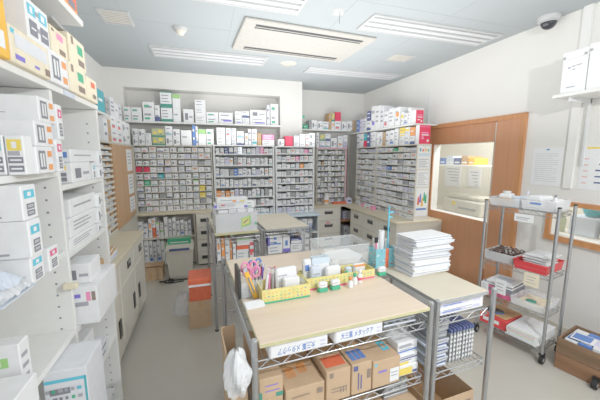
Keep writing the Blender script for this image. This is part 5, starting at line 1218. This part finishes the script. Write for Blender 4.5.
# level under: dark beads tray and red tray
t = tub('plastic_tray', 'clear tray of dark brown ampoules on the cart, by the door side', .125, .14, .23, .25, .075, LV[2]+.0055, 'milky')
b = B(); random.seed(4)
b.box(-.10,.10,-.11,.11,0,.058,'brownbeads')
for k in range(260): b.ball((random.uniform(-.095,.095), random.uniform(-.105,.105), .064+random.uniform(-.004,.014)), .010, random.choice(['brownbeads']*5+['brownprint','grey']), n=6, k=4)
o = tag(obj('ampoules', b, loc=ca(.125,.14,LV[2]+.0115), rz=CA), 'dark brown ampoules heaped in the clear tray on the cart', 'ampoules'); o['kind'] = 'stuff'
t = tub('plastic_tray', 'bright red plastic tray on the cart holding pale pouches', .366, .13, .228, .29, .07, LV[2]+.0055, 'redplastic')
b = B(); b.box(-.10,.10,-.1425,-.1405,.03,.034,'red'); obj('rib', b, t)
for k in range(6):
    b = B(); random.seed(50+k); w_, d_ = .145+.008*(k%3), .21
    b.sheet(lambda u, v: Vector((-w_/2+w_*u, -d_/2+d_*v, .004+.011*math.sin(PI*u)*math.sin(PI*v)+.004*random.random())), 8, 10, 'bag' if k % 2 else 'paper', smooth=False); b.box(-w_/2,w_/2,-d_/2,d_/2,0,.004,'paper')
    tag(obj('plastic_pouch', b, loc=ca(.375+.008*((k*3)%4-1.5), .14, LV[2]+.014+.021*k), rz=CA+.05*((k*5)%3-1)), f'pale plastic pouch in the red tray, {ORD[k+1]} from the bottom', 'pouch', 'pale pouches in the red tray')
softlab = []
# next level: magenta boxes and clear tray
for k in range(2):
    b = B(); b.rbox(-.115,.115,-.12,.12,0,.052,'magenta' if k == 0 else 'dark',.003); b.box(-.1156,.1156,-.1206,.1206,.04,.05,'paper' if k else 'dark'); b.box(-.1154,-.02,-.1208,-.12,.012,.03,'magenta')
    tag(obj('document_box', b, loc=ca(.13, .14, LV[1]+.0055+.0525*k), rz=CA+.03*k), ('magenta and dark document box on the cart, lower of two','dark document box with magenta edge on the cart, upper of two')[k], 'box')
b = B(); b.rbox(-.10,.10,-.11,.11,0,.014,'paper',.002); b.box(-.07,.06,-.05,.07,.0141,.0146,'paperblue'); tag(obj('paper_file', b, loc=ca(.135,.14,LV[1]+.1115), rz=CA+.08), 'white paper file lying on the dark document box on the cart', 'paper')
t = tub('plastic_tray', 'clear shallow tray with an oval green tin on the cart', .366, .13, .228, .27, .06, LV[1]+.0055, 'milky')
b = B(); b.rbox(-.088,.088,-.10,.10,0,.03,'cream',.003); tag(obj('paper_pad', b, loc=ca(.375,.13,LV[1]+.012), rz=CA), 'cream paper pad in the clear shallow tray on the cart', 'paper')
b = B(); b.lathe([(0,0),(.034,0),(.036,.006),(.034,.014),(0,.016)], 'deepgreen', 20); o = tag(obj('oval_tin', b, loc=ca(.37,.07,LV[1]+.0425), rz=CA), 'oval green tin on the cream pad in the clear shallow tray', 'tin'); o.scale = (1,.7,1)
# label cards hanging on the front of the cart
for k, (u, z0, w_, h_, lab) in enumerate(((.05,.43,.06,.065,'small white label card on the cart, nearest the door'),(.175,.435,.085,.125,'white label card hanging before the magenta document box on the cart'),(.385,LV[2]-.11,.10,.105,'cream label card hanging below the red tray on the cart'))):
    b = B(); b.rbox(-w_/2,w_/2,-.0015,.0015,0,h_,'cream' if k == 2 else 'paper',.0007)
    for q in range(3): b.box(-w_*.35,w_*(.3-.1*(q%2)),-.0022,-.0015,h_*(.25+.22*q),h_*(.30+.22*q),'text')
    o = tag(obj('shelf_label', b, loc=ca(u,-.008,z0), rz=CA), lab, 'label'); o.rotation_euler.x = 0
# bottom level
b = B(); b.rbox(-.110,.110,-.13,.13,0,.085,'redplastic',.004); b.box(-.08,.05,-.1306,-.13,.03,.06,'paper'); b.box(-.1106,-.110,-.1,.1,.03,.05,'paper'); tag(obj('document_box', b, loc=ca(.132,.14,LV[0]+.0055), rz=CA), 'red document box on the cart bottom shelf', 'box')
b = B(); b.rbox(-.10,.09,-.10,.12,0,.012,'tan',.002); tag(obj('paper_file', b, loc=ca(.14,.14,LV[0]+.091), rz=CA-.1), 'tan paper file lying on the red document box', 'paper')
sb = thing('shoe', 'dark blue oval slipper with orange edge on the red document box', 'shoe', ca(.105,.09,LV[0]+.1035), CA+.3, world=False)
b = B(); b.lathe([(0,0),(.052,0),(.056,.01),(.052,.022),(.03,.026),(0,.027)], 'handle', 22); o = obj('body', b, sb); o.scale = (1.25,.75,1)
b = B(); b.lathe([(.0545,.003),(.057,.008),(.0545,.013)], 'blue', 22); o = obj('rim', b, sb); o.scale = (1.25,.75,1)
for k in range(6):
    b = B(); b.rbox(-.11,.11,-.15,.15,0,.0135,'paper',.002); b.box(-.10,.09,-.1506,-.15,.004,.008,('text','paperblue','lime','red','text','patyellow')[k]); b.box(-.1106,-.11,-.13,.13,.004,.008,('text','amber','lime','red','text','cyan')[k])
    tag(obj('paper_file', b, loc=ca(.363+.003*((k*3)%4-1.5),.135,LV[0]+.0055+.0142*k), rz=CA+.015*((k*5)%3-1)), f'white paper file on the cart bottom shelf, {ORD[k+1]} from the bottom', 'paper', 'white files on the cart bottom shelf')
# ================================================================== WOODEN CRATES
CR = Vector((2.455, 1.425, 0))
def cr(u, v, z=0): return Vector((CR.x+u*math.cos(CA)-v*math.sin(CA), CR.y+u*math.sin(CA)+v*math.cos(CA), z))
for k, (z0, lab) in enumerate(((0, 'lower brown wooden crate on the floor beside the cart'), (.122, 'upper brown wooden crate holding booklets beside the cart'))):
    t = thing('wooden_crate', lab, 'crate', cr(.31,.17,z0+.001), CA, world=False)
    b = B(); w_, d_, h_, e = .60, .33, .118, .012
    for nm, (x0,x1,y0,y1) in (('side',(-w_/2,w_/2,-d_/2,-d_/2+e)),('side',(-w_/2,w_/2,d_/2-e,d_/2)),('end',(-w_/2,-w_/2+e,-d_/2+e+.0005,d_/2-e-.0005)),('end',(w_/2-e,w_/2,-d_/2+e+.0005,d_/2-e-.0005))):
        b = B(); b.rbox(x0,x1,y0,y1,0,h_,('cratewood2','cratewood')[k],.003); obj(nm+'_board', b, t)
    b = B(); b.rbox(-w_/2+e+.0005,w_/2-e-.0005,-d_/2+e+.0005,d_/2-e-.0005,.004,.012,'cratewood',.002); obj('bottom_board', b, t)
    if k == 0:
        b = B(); b.cyl((-.075,-d_/2-.032,.032),(-.045,-d_/2-.032,.032),.032,'rubber',18); b.cyl((-.076,-d_/2-.032,.032),(-.044,-d_/2-.032,.032),.013,'grey',12); b.box(-.08,-.04,-d_/2-.035,-d_/2-.0005,.060,.075,'black'); obj('caster', b, t, label='black caster wheel')
bk = (('paper','white','blue'),('blue','blue','paper'),('paper','white','pink'),('paperblue','pale blue','navy'),('paper','white','blue'),('blue','blue','paper'),('cream','cream','red'))
for k, (m, nm, m2) in enumerate(bk):
    b = B(); b.rbox(-.037,.037,-.12,.12,0,.10+.006*(k%3),m,.004); b.box(-.03,.03,-.1,.04,.1002+.006*(k%3),.1010+.006*(k%3),m2); b.box(-.0374,-.037,-.08,.08,.06,.085,m2)
    tag(obj('booklet', b, loc=cr(.075+.078*k,.17,.136), rz=CA), f'{nm} booklet standing in the upper wooden crate, {ORD[k+1]} from the cart', 'booklet', 'booklets in the wooden crate')
b = B(); b.rbox(-.16,.16,-.06,.06,0,.006,'paper',.002); b.box(-.15,-.05,-.05,.05,.0061,.0068,'blue'); b.box(-.03,.06,-.05,.05,.0061,.0068,'lav'); b.box(.08,.14,-.04,.04,.0061,.0068,'pink')
tag(obj('leaflet', b, loc=cr(.22,.13,.2495), rz=CA+.06), 'white leaflet with blue and pink print lying on the booklets', 'paper')
# ================================================================== RIGHT WALL
sh = thing('wall_shelf', 'white wall shelf on a bracket rail holding the white file box', 'shelf', (2.87, 1.3, 2.03))
b = B(); b.rbox(2.70, XR-.023, .90, 1.80, 2.035, 2.06, 'shelfwhite', .002); obj('board', b, sh)
for y in (1.70, 1.0):
    b = B(); b.box(2.76, XR-.023, y, y+.018, 2.0, 2.0345, 'steelwhite'); b.box(XR-.035, XR-.0225, y, y+.018, 1.5, 2.0345, 'steelwhite'); obj('bracket', b, sh)
for k, (y0, y1, h, lab) in enumerate(((1.60,1.765,.31,'white file box with snap corners and faint print on the high wall shelf'),(1.20,1.592,.325,'plain white file box behind the printed one on the high wall shelf'))):
    t = thing('file_box', lab, 'box', (2.85, (y0+y1)/2, 2.0605))
    b = B(); b.rbox(2.725, 2.98, y0, y1, 2.0606, 2.0606+h*.82, 'white', .003)
    if k == 0:
        for q, (a, c, z0, m) in enumerate(((.25,.35,.60,'navy'),(.40,.55,.62,'text'),(.58,.8,.63,'text'),(.45,.55,.54,'text'),(.25,.6,.13,'text'))): b.box(2.7238, 2.725, y1-c*(y1-y0), y1-a*(y1-y0), 2.0606+z0*h, 2.0606+z0*h+.008, m)
    obj('body', b, t)
    b = B(); b.rbox(2.722, 2.983, y0-.003, y1+.003, 2.0606+h*.822, 2.0606+h, 'white', .003); ld = obj('lid', b, t)
    for yy in (y0+.012, y1-.012):
        b = B(); b.cyl((2.7215,yy,2.0606+h*.86),(2.714,yy,2.0606+h*.86),.009,'grey',12); obj('snap', b, ld)
def wallpaper(y0, y1, z0, z1, label, draw):
    b = B(); b.box(XR-.004, XR-.0005, y0, y1, z0, z1, 'paper')
    def q(u0,u1,v0,v1,m,e=0): 
        ya, yb_ = y1-(y1-y0)*u0, y1-(y1-y0)*u1; za, zc = z0+(z1-z0)*v0, z0+(z1-z0)*v1
        b.quad((XR-.0046-e,ya,za),(XR-.0046-e,yb_,za),(XR-.0046-e,yb_,zc),(XR-.0046-e,ya,zc),m)
    draw(q); tag(obj('wall_notice', b), label, 'notice')
def d1(q):
    q(.46,.56,.93,.97,'blue')
    for k in range(14): q(.10,.88-.18*(k%4 == 3),.12+.055*k,.127+.055*k,'text')
wallpaper(1.875, 2.13, 1.305, 1.655, 'white notice of many fine lines on the wall beside the door', d1)
def d2(q):
    q(.12,1,.945,.99,'yellow')
    for k in range(5): q(.45 if k < 2 else .38,.62,.72-.14*k,.755-.14*k,'navy'); q(.08,.2,.71-.14*k,.725-.14*k,'redorange'); q(.7,.8,.72-.14*k,.74-.14*k,'text')
wallpaper(1.45, 1.735, 1.30, 1.655, 'white chart with a yellow top strip and dark marks, above the small window', d2)
# ================================================================== LIGHT
w = bpy.data.worlds.new('world'); sc.world = w; w.use_nodes = True
w.node_tree.nodes['Background'].inputs['Color'].default_value = (.93, .97, 1, 1); w.node_tree.nodes['Background'].inputs['Strength'].default_value = .7
def light(name, typ, loc, energy, size=.1, col=(1,1,1), rot=None):
    l = bpy.data.lights.new(name, typ); l.energy = energy; l.color = col
    if typ == 'AREA': l.size = size
    else: l.shadow_soft_size = size
    o = bpy.data.objects.new(name, l); COL.objects.link(o); o.location = loc
    if rot: o.rotation_euler = rot
    return o
light('flash', 'POINT', (1.45, -.25, 2.25), 80, .03)
l = light('added_uplight', 'AREA', (1.05, 3.05, 1.72), 50, 2.6, (1,1,1), (PI, 0, 0)); l.data.shape = 'RECTANGLE'; l.data.size = 2.5; l.data.size_y = 3.0  # added unseen uplight to brighten ceiling and room, no such lamp hangs here
light('added_front_fill', 'AREA', (.9, -1.6, 1.9), 4, 2.4, (1,.99,.97), (PI/2, 0, 0))  # added fill panel behind the camera, out of view
light('added_beyond_fill', 'POINT', (3.6, 2.9, 2.35), 55, .2, (1,.98,.95))  # added fill to brighten the room beyond, no lamp known there
sc.view_settings.view_transform = 'Standard'; sc.view_settings.look = 'None'; sc.view_settings.exposure = .32; sc.view_settings.gamma = 1.3
for l, v in LABELS.items():
    if len(v) > 1: print('DUPLABEL', l, v[:3])
for o in sc.objects:
    if '_w' in o: del o['_w']
